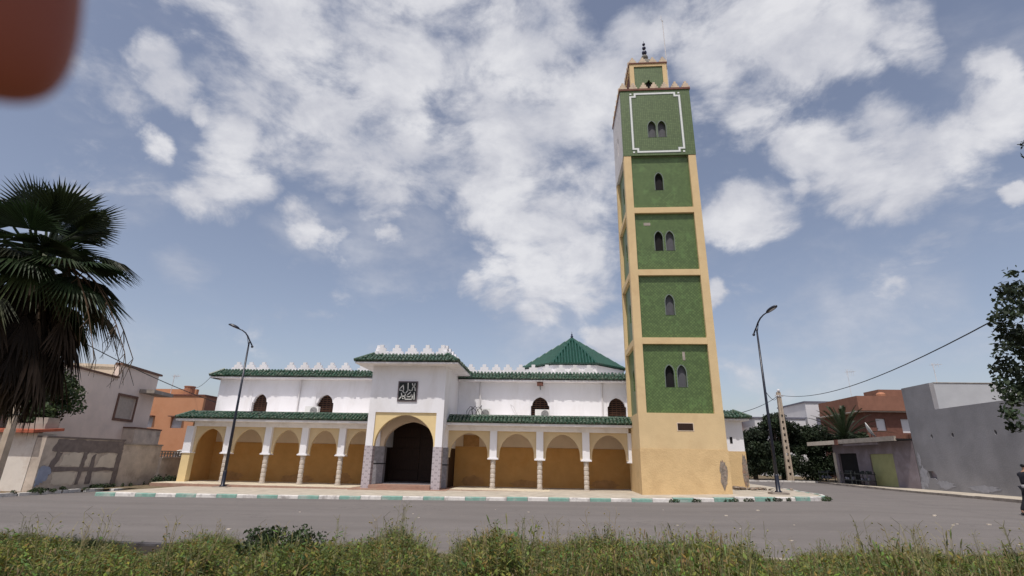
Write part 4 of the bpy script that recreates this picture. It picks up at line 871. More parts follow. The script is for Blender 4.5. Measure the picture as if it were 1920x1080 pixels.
b = MB(); b.lathe([(.42, 5.96), (.42, 7.05), (.46, 7.07), (.46, 7.14)], (-31.7, 43.2, 0), 14); tag(b.build('water_tank', MT['terracotta']), 'brown water tank on the orange house roof', 'water tank')
def antenna(name, x, y, z, h, label, nb=4, w=.5):
    b = MB(); b.tube([(x, y, z), (x+.02, y, z+h)], .025, 6); b.tube([(x-w*.2, y, z+h*.93), (x+w*1.1, y, z+h*.96)], .014, 5)
    for i in range(nb): xx = x-w*.1+i*w*1.1/nb; b.tube([(xx, y-w*.5, z+h*.94), (xx, y+w*.5, z+h*.95)], .01, 5); b.tube([(xx, y, z+h*.84), (xx, y, z+h*1.02)], .01, 5)
    tag(b.build(name, MT['pipe']), label, 'antenna')
antenna('roof_antenna', -33.4, 43.2, 5.95, 2.2, 'thin television antenna on the orange house roof')
def dish(loc, aim, r, label):
    t = thing('satellite_dish', label, 'satellite dish', loc); x, y, z = loc; aim = Vector(aim).normalized(); c = Vector((x, y, z+r+.25)); a1 = aim.cross(Vector((0, 0, 1))).normalized(); a2 = a1.cross(aim)
    b = MB(); vs = []; fs = []; n = 24
    for i in range(7):
        rr = r*i/6
        for k in range(n): an = 2*math.pi*k/n; vs.append(c+a1*rr*math.cos(an)+a2*rr*math.sin(an)+aim*(.28*r*(i/6)**2-.28*r))
    for i in range(6):
        for k in range(n): fs.append((i*n+k, i*n+(k+1) % n, (i+1)*n+(k+1) % n, (i+1)*n+k))
    b.add(vs, fs); d = b.build('reflector', MT['dish'], t, smooth=True, recalc=False); s = d.modifiers.new('th', 'SOLIDIFY'); s.thickness = .02
    b = MB(); b.tube([c-a2*r*.98, c+aim*r*.75-a2*.15], .014, 5); b.ball(c+aim*r*.75-a2*.12, .05, 8); b.build('feed_arm', MT['acfan'], t)
    b = MB(); b.tube([(x, y, z), (x, y, z+r+.2), c-aim*.3*r], .03, 6); b.build('mast', MT['rust'], t)
dish((-27.6, 38.0, .75), (.35, -1, .35), .42, 'round white satellite dish behind the balustrade by the orange house')
b = MB(); b.box(-29.2, -26.6, 37.2, 38.6, -.3, .74); b.box(-28.6, -28.35, 38.62, 39.0, -.3, 1.5); tag(b.build('low_rooftop', MT['brickband']), 'low brown outbuilding under the round white dish', 'outbuilding')
# utility poles
up_ = thing('utility_pole', 'square pale concrete utility pole rising before the bushy tree at left', 'utility pole', (-22.42, 20.4, -.2))
b = MB(); b.prism([(-22.55, 20.28), (-22.29, 20.28), (-22.29, 20.54), (-22.55, 20.54)], -.3, 2.4); b.prism([(-22.53, 20.3), (-22.31, 20.3), (-22.31, 20.52), (-22.53, 20.52)], 2.4, 7.4); b.build('post', MT['concrete'], up_)
b = MB(); b.box(-22.56, -22.28, 20.27, 20.55, 2.95, 2.99); b.box(-22.55, -22.29, 20.28, 20.54, 4.05, 4.09); b.build('strap', MT['rust'], up_)
up2 = thing('utility_pole', 'pierced grey concrete utility pole before the dark trees across the side street', 'utility pole', (23.25, 55.8, .2))
b = MB(); hol = [(zz, .10) for zz in [.5+i*.62 for i in range(10)]]
def polew(z): return .30-.014*z
b.plate([(-polew(0), 0), (polew(0), 0), (polew(8.6), 8.6), (-polew(8.6), 8.6)], [[(-.1, z), (.1, z), (.1, z+.26), (-.1, z+.26)] for z, _ in hol], -.14, .14, lambda u, v, d: (23.25+u, 55.8+d, .2+v))
b.build('post', MT['concrete'], up2)
b = MB(); b.box(22.85, 23.65, 55.6, 55.72, 8.35, 8.5); b.ball((23.25, 55.7, 8.95), .16, 8); b.build('crossarm', MT['pipe'], up2)
def sag(p, q, s, n=24): p, q = Vector(p), Vector(q); return [p+(q-p)*(i/n)-Vector((0, 0, s*4*(i/n)*(1-i/n))) for i in range(n+1)]
def cable(p, q, s, r, label): b = MB(); b.tube(sag(p, q, s), r, 5); tag(b.build('overhead_cable', MT['cable']), label, 'cable')
cable((-22.42, 20.4, 7.0), (-21.2, 32.2, 4.6), .25, .022, 'black overhead cable from the left pole across the beige house to the mosque')
cable((23.25, 55.7, 8.5), (13.0, 11.6, 6.55), 1.25, .022, 'black overhead cable sagging from the pierced pole towards the tree at right')
cable((23.1, 55.7, 8.4), (11.0, 33.0, 4.5), .2, .022, 'thin overhead cable from the pierced pole down to the mosque eave')
cable((23.1, 55.7, 8.45), (10.42, 26.6, 5.2), .5, .018, 'thin overhead cable between the pierced pole and the right street lamp')
cable((-31.4, 43.0, 7.0), (-21.6, 31.2, 6.3), .3, .014, 'thin wire from the orange house roof to the mosque eave')

# ================================================================== RIGHT SIDE
gb = thing('grey_building', 'blank dark grey cement building with a paler sunlit upper block at right', 'building', (30, 34, .2))
b = MB(); fnX = lambda u, v, d: (26.0+d, u, v)
hols = [blob2(y, 3.72, .2, .3, 12, int(y*10), .1) for y in (38.9, 36.95, 33.5)]
b.plate([(24, 0), (41.0, 0), (41.0, 7.25), (38.0, 7.25), (38.0, 5.45), (24, 5.45)], hols+[[(40.05, 1.0), (39.55, 1.0), (39.3, .85), (39.3, 1.2), (39.55, 1.45), (40.05, 1.45)]], 0, .3, fnX)
b.build('wall', MT['greybld'], gb)
b = MB(); b.box(26.32, 26.4, 33.2, 39.2, 3.4, 4.0); b.build('drain_hole_backing', MT['dark'], gb)
b = MB(); b.box(26.2, 26.3, 39.2, 40.2, .8, 1.5); b.build('niche', MT['shopwall'], gb)
b = MB(); b.box(26.302, 34, 40.7, 41.0, 0, 7.25); b.box(26.302, 34, 24, 24.3, 0, 5.45); b.box(33.7, 34, 24.302, 40.698, 0, 5.45); b.build('side_wall', MT['greybld'], gb)
b = MB(); b.plate([(26.302, 5.2), (34, 5.2), (34, 5.6), (30.3, 7.2), (26.302, 7.245)], [], 38.0, 38.25, lambda u, v, d: (u, d, v)); b.box(26.302, 33.9, 38.252, 40.698, 6.9, 7.1); b.build('upper_block', MT['greybldsun'], gb)
b = MB()
for i, (y, z, w, h) in enumerate(((40.5, 1.1, .7, 1.3), (40.7, 2.2, .3, .9), (38.6, .6, 1.5, .5), (35.5, .5, 2.4, .35), (40.9, .45, .3, .7))): b.plate(blob2(y, z, w, h, 30, 70+i, .3), [], -.008-.001*i, -.001, fnX)
b.build('cement_scar', MT['scar'], gb)
b = MB(); b.box(26.302, 33.7, 24.302, 38.0, 5.1, 5.2); b.build('terrace', MT['weatherconc'], gb)
b = MB(); b.box(26.3, 30.4, 37.96, 38.3, 7.252, 7.30); b.build('roof_edge', MT['weatherconc'], gb)
antenna('roof_antenna', 27.6, 39.5, 7.1, 1.8, 'small pale antenna on the grey building roof', 3, .6)
# shop with flat roof
sp = thing('shop', 'low mauve grey shop with a yellow green shutter and overhanging concrete roof', 'shop', (28.5, 46.8, .2))
b = MB(); b.plate([(41.1, 0), (52.4, 0), (52.4, 3.55), (41.1, 3.55)], [[(43.6, .22), (46.7, .22), (46.7, 2.65), (43.6, 2.65)], [(48.6, .22), (51.6, .22), (51.6, 2.75), (48.6, 2.75)]], 0, .25, fnX); b.build('wall', MT['shopwall'], sp)
b = MB(); b.box(26.252, 32, 52.15, 52.4, 0, 3.55); b.box(31.75, 32, 41.1, 52.148, 0, 3.55); b.box(26.252, 31.748, 41.1, 41.3, 0, 3.55); b.build('side_wall', MT['shopwall'], sp)
b = MB(); b.box(26.1, 26.16, 43.58, 46.72, .22, 2.66)
for i in range(14): b.box(26.085, 26.098, 43.62, 46.68, .25+i*.17, .25+i*.17+.13)
b.build('roller_shutter', MT['shopdoor'], sp)
b = MB(); b.box(26.2, 26.245, 48.55, 51.65, .2, 2.8); b.build('dark_doorway', MT['dark'], sp)
b = MB(); b.box(25.96, 25.998, 52.0, 52.42, .2, 2.85); b.build('pale_jamb', MT['patch'], sp)
b = MB(); b.box(24.9, 32.1, 41.06, 54.6, 3.56, 3.66); b.build('roof', MT['dark'], sp)  # slab coloured near black for the shadow under the overhang
b = MB(); b.box(24.8, 24.95, 41.06, 49.2, 3.5, 3.84); b.build('roof_edge', MT['weatherconc'], sp); b = MB(); b.box(24.952, 32, 54.45, 54.65, 3.5, 3.84); b.build('roof_edge', MT['weatherconc'], sp)
b = MB(); b.box(24.78, 24.94, 49.4, 54.6, 3.48, 3.82); b.build('pale_roof_edge', MT['patch'], sp)
b = MB(); b.box(24.74, 24.9, 48.9, 49.42, 3.42, 3.85); b.build('red_block', MT['brick'], sp)
b = MB(); b.box(24.98, 25.1, 43.5, 48.5, 3.32, 3.5); b.build('awning_beam', MT['shopwall'], sp)
b = MB()
for y0, y1 in ((41.1, 42.2), (42.3, 43.0)): b.box(26.6, 27.0, y0, y1, 3.67, 4.02)
b.build('parapet', MT['terracotta'], sp)
dish((26.2, 46.2, 3.66), (.82, -.42, .42), .66, 'large white satellite dish on the shop roof')
# iron display racks before the shop
def rack(y, L, x, label):
    t = thing('display_rack', label, 'rack', (x, y, .23), 'iron display racks before the shop')
    for s_ in (-1, 1):
        for xx in (x-.3, x+.3): b = MB(); b.tube([(xx, y+s_*L/2, .23), (xx, y+s_*L/2, 1.25)], .035, 6); b.build('leg', MT['rust'], t)
    for z in (.55, 1.05):
        b = MB()
        for i in range(5): xx = x-.3+i*.15; b.box(xx-.05, xx+.05, y-L/2-.05, y+L/2+.05, z, z+.05)
        sh_ = b.build('shelf', MT['rust'], t)
        b = MB(); r_ = random.Random(int(z*100+y))
        for i in range(int(L/.3)): yy = y-L/2+.2+i*.3; hh = r_.uniform(.1, .24); b.lathe([(.10, z+.052), (.12, z+.06+hh*.5), (.11, z+.05+hh), (.07, z+.06+hh)], (x+r_.uniform(-.14, .14), yy, 0), 8)
        b.build('tins', MT['fargrey' if z < 1 else 'rust'], sh_)
rack(46.6, 1.7, 25.3, 'dark iron rack in front of the yellow green shutter')
rack(48.9, 1.6, 25.3, 'dark iron rack in front of the dark shop doorway')
rack(52.9, 1.6, 25.35, 'dark iron rack beneath the pale end of the shop roof')
# houses behind
def simple_house(name, label, x0, x1, y0, y1, z1, m, trim, wins=(), m2=None):
    t = thing(name, label, 'house', ((x0+x1)/2, (y0+y1)/2, 0)); holes = [[(x-w/2, z), (x+w/2, z), (x+w/2, z+h), (x-w/2, z+h)] for x, z, w, h in wins]
    b = MB(); b.plate([(x0, -.2), (x1, -.2), (x1, z1), (x0, z1)], holes, y0, y0+.25); b.box(x0, x0+.25, y0+.252, y1, -.2, z1); b.box(x1-.25, x1, y0+.252, y1, -.2, z1); b.box(x0+.252, x1-.252, y1-.25, y1, -.2, z1); b.build('wall', MT[m], t)
    b = MB(); b.box(x0+.2, x1-.2, y0+.2, y1-.2, z1-.4, z1-.3); b.build('roof', MT['weatherconc'], t)
    b = MB(); b.box(x0-.12, x1+.12, y0-.12, y0+.3, z1+.002, z1+.2); b.box(x0-.12, x0+.3, y0+.302, y1, z1+.002, z1+.2); b.build('roof_edge', MT[trim], t)
    for x, z, w, h in wins: b = MB(); b.box(x-w/2-.02, x+w/2+.02, y0+.15, y0+.2, z-.02, z+h+.02); b.build('window', MT[m2 or 'farwhite'], t)
    return t
br = simple_house('brick_house', 'red brown brick house with an orange parapet behind the shop', 34.8, 46, 62, 72, 7.9, 'brick', 'farcream', [(36.4, 5.5, 1.0, 1.3), (39.2, 5.3, 1.3, 1.5)])
b = MB(); b.box(33.9, 46, 61.2, 61.45, 7.6, 9.2); b.box(33.9, 34.15, 61.452, 70, 7.6, 9.2); b.build('parapet', MT['brickband'], br)
b = MB(); b.box(33.9, 46, 61.452, 71, 7.5, 7.59); b.build('balcony_slab', MT['farcream'], br)
b = MB(); b.box(38.0, 41.5, 64, 67, 8.1, 10.3); b.build('rooftop_room', MT['brickband'], br)
b = MB(); b.lathe([(.5, 8.1), (.5, 9.6), (.3, 9.8), (.12, 9.85)], (37.6, 63, 0), 12); tag(b.build('roof_tank', MT['terracotta']), 'terracotta water tank on the brick house roof', 'water tank')
dish((36.9, 62.2, 8.1), (-.6, -.8, .5), .45, 'small pale satellite dish on the brick house roof')
antenna('roof_antenna', 34.9, 64, 8.0, 4.6, 'tall thin television antenna on the brick house roof', 5, .9)
simple_house('white_house', 'tall white house with dark roof edge rising behind the palm at right', 34.6, 40, 75, 84, 9.9, 'farwhite', 'fargrey', [(36.2, 6.8, .9, 1.2)], 'fargrey')
simple_house('white_house', 'long low white house with dark roof edge behind the pierced pole', 27.6, 34.3, 75, 84, 7.7, 'farwhite', 'fargrey', [(29.4, 5.0, 1, 1.2), (32.4, 5.0, 1, 1.2)], 'fargrey')
simple_house('cream_house', 'pale cream house glimpsed over the trees right of the mosque', 20.2, 26.0, 77, 86, 8.1, 'farcream', 'farcream', [(24.6, 5.4, 1, 1.1)], 'fargrey')
simple_house('dim_house', 'small brownish house between the cream and the white house', 26.2, 29.5, 80, 86, 7.6, 'brickband', 'farcream')
# low cream wall at the end of the lane, seen between the mosque and the trees
b = MB(); b.box(12, 19.0, 60, 60.3, 0, 3.2); b.box(11.9, 19.1, 59.95, 60.35, 3.202, 3.3); tag(b.build('lane_wall', MT['farcream']), 'pale wall behind the trees at the end of the side street', 'wall')

# ================================================================== VEGETATION
def leafmesh(mb, blobs, n, size, seed, tone=(.55, 1.35), hollow=.55, asp=.55, up=.0):
    """small folded leaf faces spread through a set of ellipsoid clumps"""
    r = np.random.default_rng(seed); B = np.array(blobs, float); vol = np.prod(B[:, 3:6], axis=1)**(.8); pick = r.choice(len(B), n, p=vol/vol.sum())
    d = r.normal(size=(n, 3)); d /= np.linalg.norm(d, axis=1)[:, None]; rad_ = (hollow+(1-hollow)*r.random(n))**.9; rad_ *= r.uniform(.75, 1.12, n)
    c = B[pick, :3]+d*rad_[:, None]*B[pick, 3:6]
    a = r.normal(size=(n, 3)); a[:, 2] -= .2; a /= np.linalg.norm(a, axis=1)[:, None]
    q = r.normal(size=(n, 3)); w = np.cross(a, q); w /= np.linalg.norm(w, axis=1)[:, None]
    s = size*r.uniform(.6, 1.4, n); ct = r.uniform(*tone, len(B))[pick]*r.uniform(.8, 1.2, n)
    hue = r.uniform(-.12, .12, n)
    V = np.stack([c-a*s[:, None], c+w*(s*asp)[:, None], c+a*s[:, None], c-w*(s*asp)[:, None]], axis=1).reshape(-1, 3)
    col = np.repeat(np.stack([ct*(1+hue), ct, ct*(1-hue)], axis=1), 4, axis=0)
    b0 = len(mb.v); mb.v += [tuple(p) for p in V.tolist()]; mb.c += [tuple(p) for p in col.tolist()]
    mb.f += [(b0+4*i, b0+4*i+1, b0+4*i+2, b0+4*i+3) for i in range(n)]
def tree(name, label, cat, base, trunk_h, tr, blobs, n, size, m, seed, group=None, **k):
    t = thing(name, label, cat, base, group); r = random.Random(seed)
    b = MB(); x, y, z = base; top = Vector((x+r.uniform(-.2, .2), y, z+trunk_h)); b.tube([(x, y, z-.2), (x+.05, y, z+trunk_h*.5), top], [tr*1.3, tr, tr*.8], 9)
    for i, bl in enumerate(sorted(blobs, key=lambda q: -q[3])[:14]):
        c = Vector(bl[:3]); mid = top.lerp(c, .5)+Vector((0, 0, -.15)); b.tube([top-Vector((0, 0, .2)), mid, c], [tr*.5, tr*.3, tr*.1], 6)
    b.build('trunk', MT['bark'], t)
    b = MB(); leafmesh(b, blobs, n, size, seed, **k); b.build('crown', MT[m], t, recalc=False)
    return t
def crown(c, R, n, r, seed, flat=.8):
    q = random.Random(seed); out = []
    while len(out) < n:
        p = Vector((q.uniform(-1, 1), q.uniform(-1, 1), q.uniform(-1, 1)))
        if p.length > 1: continue
        rr = r*q.uniform(.6, 1.3); out.append((c[0]+p.x*R[0], c[1]+p.y*R[1], c[2]+p.z*R[2], rr, rr, rr*flat))
    return out
tree('bushy_tree', 'dark green bushy tree with white blossoms behind the boundary wall', 'tree', (-24.6, 23.5, -.1), 2.2, .16, crown((-24.75, 23.5, 4.0), (1.25, 1.5, 1.35), 30, .55, 3), 6500, .085, 'leafmid', 3)
tree('bushy_tree', 'dark bushy tree beyond the leaning pole at the left edge', 'tree', (-26.6, 24.0, -.1), 2.4, .16, crown((-26.9, 24.0, 4.0), (1.5, 1.4, 1.2), 26, .55, 4), 5000, .085, 'leafdark', 4)
# dark trees at the end of the side street
for i, (x, y, h, w, lab) in enumerate([(20.6, 57.6, 5.6, 1.9, 'dark feathery tree nearest the mosque at the end of the street'), (23.6, 58.2, 7.0, 2.2, 'tallest dark feathery tree directly behind the pierced pole'), (27.0, 58.6, 6.4, 2.2, 'wide dark feathery tree between the pierced pole and the shop'), (30.4, 58.2, 5.4, 1.9, 'dark feathery tree behind the left end of the shop roof')]):
    tree('street_tree', lab, 'tree', (x, y, .2), h*.4, .2, crown((x, y, .30+h*.50), (w*1.1, 1.5, h*.42), 60, .66, 30+i, .75), 15000, .12, 'leafdark', 30+i, 'dark trees at the end of the street')
# undergrowth below those trees
b = MB(); leafmesh(b, [(18.5+i*.8, 57+random.uniform(-.4, .4), 1.0+random.uniform(0, .7), .9, .7, 1.1) for i in range(17)], 11000, .11, 77); tag(b.build('undergrowth', MT['leafdark'], recalc=False), 'dark tangled undergrowth below the street trees', 'undergrowth', kind='stuff')
# near tree at the right edge
NB = []
q = random.Random(5)
for px, py, Y, r in [(1898,512,10.2,.16),(1880,545,10.1,.17),(1900,545,10.3,.25),(1868,590,10,.13),(1890,590,10.2,.28),(1876,610,10.1,.15),(1905,630,10.4,.35),(1885,650,10.1,.17),(1872,668,10,.10),(1890,690,10.3,.28),(1866,710,9.95,.10),(1880,724,10.1,.17),(1902,740,10.3,.3),(1893,775,10.1,.19),(1905,800,10.2,.16),(1918,270,10.2,.10),(1930,285,10.3,.14),(1925,560,10.6,.5),(1935,650,10.7,.6),(1930,720,10.7,.5),(1860,690,9.9,.08),(1858,598,9.95,.07)]:
    p = atY(px, py, Y*.75); NB.append((p.x, p.y, p.z, r*.8, r*.8, r*.65))
NB += crown((9.05, 8.3, 3.2), (1.2, 1.1, 1.15), 40, .42, 9)+[(10.0, 8.6, 4.6+i*.28, .5-.03*i, .5-.03*i, .4) for i in range(7)]
tree('roadside_tree', 'near leafy tree reaching into the right edge of the view', 'tree', (8.5, 8.2, .25), 2.2, .14, NB, 42000, .034, 'leafdark', 9, hollow=.2)

# fan palm at left
def fan_leaf(mb, base, d, L, blade, nseg, droop, seed, col, fold=.35, spread=1.35):
    r = random.Random(seed); d = Vector(d).normalized(); side = d.cross(Vector((0, 0, 1)))
    side = side.normalized() if side.length > .01 else Vector((1, 0, 0)); nrm = side.cross(d).normalized()
    tip = base+d*L-Vector((0, 0, droop*L*.25)); mid = base+d*L*.5; mb.tube([base, mid, tip], [.035, .026, .018], 5, col=col)
    dd = (tip-mid).normalized()
    for i in range(nseg):
        a = (i/(nseg-1)*2-1)*spread; f = 1-.22*(a/spread)**2; ln = blade*f*r.uniform(.9, 1.08)
        v = (dd*math.cos(a)+side*math.sin(a)).normalized(); v = (v-nrm*fold*abs(math.sin(a))*.5).normalized(); w = v.cross(nrm).normalized()
        wd = blade*2*spread/nseg*.30; p0, p1 = tip, tip+v*ln*.58-Vector((0, 0, droop*ln*.06)); p2 = tip+v*ln-Vector((0, 0, droop*ln*.30))
        k = r.uniform(.75, 1.25); c_ = (col[0]*k, col[1]*k, col[2]*k)
        mb.add([p0-w*.006, p0+w*.006, p1+w*wd+nrm*.012, p1-w*wd+nrm*.012, p2, p1-nrm*.01], [(0, 5, 3), (0, 1, 2, 5) if False else (0, 2, 5), (3, 5, 4), (5, 2, 4)], c_)
PB = Vector((-8.42, 7.2, .05)); FS = .86; 
pt = thing('fan_palm', 'tall fan palm with a brown skirt of dead fronds at the left edge', 'palm tree', PB)
b = MB(); b.tube([PB+Vector((0, 0, -.2)), PB+Vector((.02, 0, 1.2)), PB+Vector((.05, 0, 2.6)), PB+Vector((.08, 0, 4.45))], [.23, .19, .18, .16], 12); b.build('trunk', MT['bark'], pt)
HUB = PB+Vector((.1, 0, 4.48)); r = random.Random(2)
for i in range(46):
    az = i*2.39996; el = rad(78-i*2.35+r.uniform(-12, 12)); d = (math.cos(az)*math.cos(el), math.sin(az)*math.cos(el), math.sin(el))
    old = i > 36; c_ = (.95, 1.0, .8) if not old else (2.2, 1.7, 1.2)  # lowest fronds tinted yellow-green to look sunlit
    k = r.uniform(.75, 1.1)*(c_[0]); col = (c_[0]*r.uniform(.7, 1.1), c_[1]*r.uniform(.7, 1.1), c_[2])
    b = MB(); fan_leaf(b, HUB+Vector((r.uniform(-.1, .1), r.uniform(-.1, .1), r.uniform(-.35, .15))), d, r.uniform(.5, 1.08)*FS, r.uniform(.85, 1.08)*FS, 34, .35+.022*i, i, col); b.build('frond', MT['palmleaf'], pt, recalc=False)
b = MB()
for i in range(190):
    az = r.uniform(0, 2*math.pi); z = r.uniform(-1.75, -.1); el = rad(r.uniform(-84, -48)); d = (math.cos(az)*math.cos(el), math.sin(az)*math.cos(el), math.sin(el)); kk = r.uniform(.35, 1.5)
    fan_leaf(b, HUB+Vector((math.cos(az)*.15, math.sin(az)*.15, z*.62*FS)), d, r.uniform(.5, .95)*FS, r.uniform(.65, 1.0)*FS, 12, .7, 300+i, (kk, kk*.95, kk*.9), fold=1.4, spread=.7)
b.build('dead_frond_skirt', MT['palmdead'], pt, recalc=False, kind='stuff')
b = MB()
for k in range(4):
    az = rad(-20+k*25); P_ = [HUB+Vector((math.cos(az), math.sin(az)*.6, .25))*(i*.30*FS)+Vector((0, 0, -.04*i*i)) for i in range(8)]; b.tube(P_, [.02-.002*i for i in range(8)], 4, col=(1.6, 1.4, 1.1))
    for i in range(3, 8):
        for s_ in range(3): a = r.uniform(-.5, .5); b.tube([P_[i], P_[i]+Vector((a*.2, r.uniform(-.1, .1), -.18)), P_[i]+Vector((a*.25, r.uniform(-.1, .1), -.42))], [.007, .006, .003], 4, col=(1.4, 1.3, 1.1))
b.build('fruit_stalk', MT['palmdead'], pt, recalc=False)
# feather palm behind the shop
fp = thing('feather_palm', 'feather palm with arching grey green fronds behind the shop roof', 'palm tree', (28.6, 54.9, .2))
b = MB(); b.tube([(28.6, 54.9, .1), (28.6, 54.9, 4.2)], [.4, .34], 10); b.build('trunk', MT['bark'], fp)
for i in range(30):
    az = i*2.39996; el = rad(84-i*2.4); L = r.uniform(3.7, 4.9); c0 = Vector((28.6, 54.9, 4.3)); b = MB(); d = Vector((math.cos(az)*math.cos(el), math.sin(az)*math.cos(el), math.sin(el)))
    P_ = [c0+d*(L*j/9)-Vector((0, 0, .8*(j/9)**2.2*L*.35)) for j in range(10)]; k = r.uniform(.7, 1.3); col = (1.15*k, 1.15*k, 1.1*k); b.tube(P_, [.05-.0045*j for j in range(10)], 4, col=col)
    for j in range(2, 36):
        u = j/36*9; p = P_[int(u)].lerp(P_[min(9, int(u)+1)], u % 1); t_ = (P_[min(9, int(u)+1)]-P_[int(u)]).normalized(); sd_ = t_.cross(Vector((0, 0, 1))); sd_ = sd_.normalized() if sd_.length > .05 else Vector((1, 0, 0)); un = sd_.cross(t_)
        for s_ in (-1, 1):
            v = (sd_*s_*.75+t_*.75+un*.35).normalized(); ln = .55*(1-abs(j/36-.45)*.9); b.add([p-t_*.042, p+t_*.042, p+v*ln-Vector((0, 0, .08))], [(0, 1, 2)], col)
    b.build('frond', MT['palmleaf'], fp, recalc=False)

# weeds on the near verge (nobody could count them)
def weed_field():
    r = np.random.default_rng(21)
    CT = [(-200,985),(0,990),(150,1000),(230,1008),(262,1038),(300,1030),(345,1000),(430,990),(480,1012),(540,1012),(600,1000),(660,1002),(700,1000),(755,975),(790,1000),(832,1045),(868,1005),(920,985),(1000,992),(1130,988),(1250,1003),(1400,1012),(1445,1040),(1480,1042),(1500,1018),(1600,1010),(1700,1015),(1800,1028),(1920,1022),(2200,1020)]
    # contour of the tallest plants as a slope seen from the path, by bearing
    K = []
    for px, py in CT: d = ray(px, py); K.append((d.x/d.y, -d.z/d.y))
    K.sort()
    def protos():
        out = []
        for s in range(14):
            q = random.Random(s); b = MB(); kind = s % 7
            def blade(base, lean, h, w, c):
                a = q.uniform(0, 6.28); dx, dy = math.cos(a)*lean, math.sin(a)*lean; n_ = (-math.sin(a)*w, math.cos(a)*w)
                vs = []
                for j, f in enumerate((0, .4, .75)): vs += [(base[0]+dx*f*f+n_[0]*(1-f*.5), base[1]+dy*f*f+n_[1]*(1-f*.5), h*f), (base[0]+dx*f*f-n_[0]*(1-f*.5), base[1]+dy*f*f-n_[1]*(1-f*.5), h*f)]
                vs.append((base[0]+dx, base[1]+dy, h*.96)); b.add(vs, [(0, 1, 3, 2), (2, 3, 5, 4), (4, 5, 6)], c)
            G1, G2, DRY, DG = (.135, .145, .036), (.085, .100, .025), (.30, .265, .125), (.055, .068, .019)
            if kind in (0, 1, 2):       # grass with seed heads
                base_c = (G1, G2, (.170, .160, .052))[kind]
                for i in range(11): c = tuple(x*q.uniform(.7, 1.3) for x in base_c); blade((q.gauss(0, .03), q.gauss(0, .03)), q.uniform(.05, .35), q.uniform(.45, .95), q.uniform(.004, .008), c)
                for i in range(3):
                    a = q.uniform(0, 6.28); l = q.uniform(.05, .2); h = q.uniform(.82, 1.0); tx, ty = math.cos(a)*l, math.sin(a)*l; b.tube([(0, 0, 0), (tx*.4, ty*.4, h*.6), (tx, ty, h)], [.0025, .002, .0015], 3, False, DRY)
                    hl = q.uniform(.035, .065); e = (tx*1.15, ty*1.15, h+hl); c = tuple(x*q.uniform(.7, 1.25) for x in ((.26, .25, .11) if q.random() < .7 else G1)); b.tube([(tx, ty, h-.01), ((tx+e[0])/2, (ty+e[1])/2, h+hl*.5), e], [.0025, .0065, .0015], 4, False, c)
            elif kind in (3, 4, 5):     # leafy weed
                base_c = ((.118, .138, .030), DG, (.155, .158, .038))[kind-3]
                for st in range(5):
                    a = q.uniform(0, 6.28); l = q.uniform(.05, .28); h = q.uniform(.6, 1.0); b.tube([(0, 0, 0), (math.cos(a)*l*.5, math.sin(a)*l*.5, h*.55), (math.cos(a)*l, math.sin(a)*l, h)], [.004, .003, .0015], 3, False, base_c)
                    for i in range(23):
                        f = .25+.75*i/22; p = Vector((math.cos(a)*l*f, math.sin(a)*l*f, h*f)); an = q.uniform(0, 6.28); v = Vector((math.cos(an), math.sin(an), q.uniform(.1, .9))).normalized(); w = v.cross(Vector((0, 0, 1))).normalized(); s_ = q.uniform(.02, .05)*(1.2-f*.5)
                        c = tuple(x*q.uniform(.65, 1.45) for x in base_c); b.add([p, p+v*s_+w*s_*.42, p+v*s_*2, p+v*s_-w*s_*.42], [(0, 1, 2, 3)], c)
            else:                       # tall thin dry stalk
                for st in range(3):
                    a = q.uniform(0, 6.28); l = q.uniform(.05, .2); b.tube([(0, 0, 0), (math.cos(a)*l, math.sin(a)*l, 1.0)], [.003, .0015], 3, False, DRY)
                    for i in range(9): f = .5+.5*i/8; p = Vector((math.cos(a)*l*f, math.sin(a)*l*f, f)); an = q.uniform(0, 6.28); e = p+Vector((math.cos(an)*.05, math.sin(an)*.05, .05)); b.tube([p, e], [.0015, .001], 3, False, DRY); b.ball(e, .007, 4) if i % 2 else None
                b.c = [DRY if c == (1, 1, 1) else c for c in b.c]
            out.append((np.array(b.v), b.f, np.array(b.c), kind))
        return out
    PR = protos(); VV = []; FF = []; CC = []; nv = 0
    N_ = 9400; ys = 3.9+5.75*r.random(N_)**.85; xs = (r.random(N_)*2-1)*(ys*1.02+.5)-ys*.05
    for x, y in zip(xs, ys):
        sl = float(np.interp(x/y, [k[0] for k in K], [k[1] for k in K])); gz = zr(x)+.10
        hmax = 1.6-sl*y-gz
        cl = .5+.5*math.sin(x*1.9+math.sin(y*1.3)*2)*math.sin(y*2.1+x*.7)
        w = [.6, .5, .9, 2.6, .7*(1 if x < 2 else .25)+(1.8 if abs(x/y+.46) < .05 else 0), 1.0 if x < 3 else .3, .10]
        if x/y < -.3: w[3] *= 2.0; w[5] *= 1.8; w[2] *= .6
        if x/y > .0: w[2] *= 1.8; w[0] *= 1.5; w[3] *= .5
        w[3] *= .5+cl; w[5] *= 1.6; w[2] *= 1.5-cl
        w = np.array(w); kd = r.choice(7, p=w/w.sum()); pv, pf, pc, _ = PR[kd+7*int(r.random() < .5)]
        clump = .80+.26*math.sin(x*2.7+1.3*math.sin(y*1.9))*math.sin(x*1.1+y*2.3)+.10*math.sin(x*6.1+y*3.3)
        h = hmax*(r.uniform(.66, 1.0)*clump+.08 if kd != 6 else r.uniform(1.0, 1.3))
        if hmax < .12: continue
        h = max(.12, min(h, 1.05)); a = r.random()*6.28; ca, sa = math.cos(a), math.sin(a); sxy = .55+.55*h
        v = np.empty_like(pv); v[:, 0] = x+(pv[:, 0]*ca-pv[:, 1]*sa)*sxy; v[:, 1] = y+(pv[:, 0]*sa+pv[:, 1]*ca)*sxy; v[:, 2] = gz-.03+pv[:, 2]*h
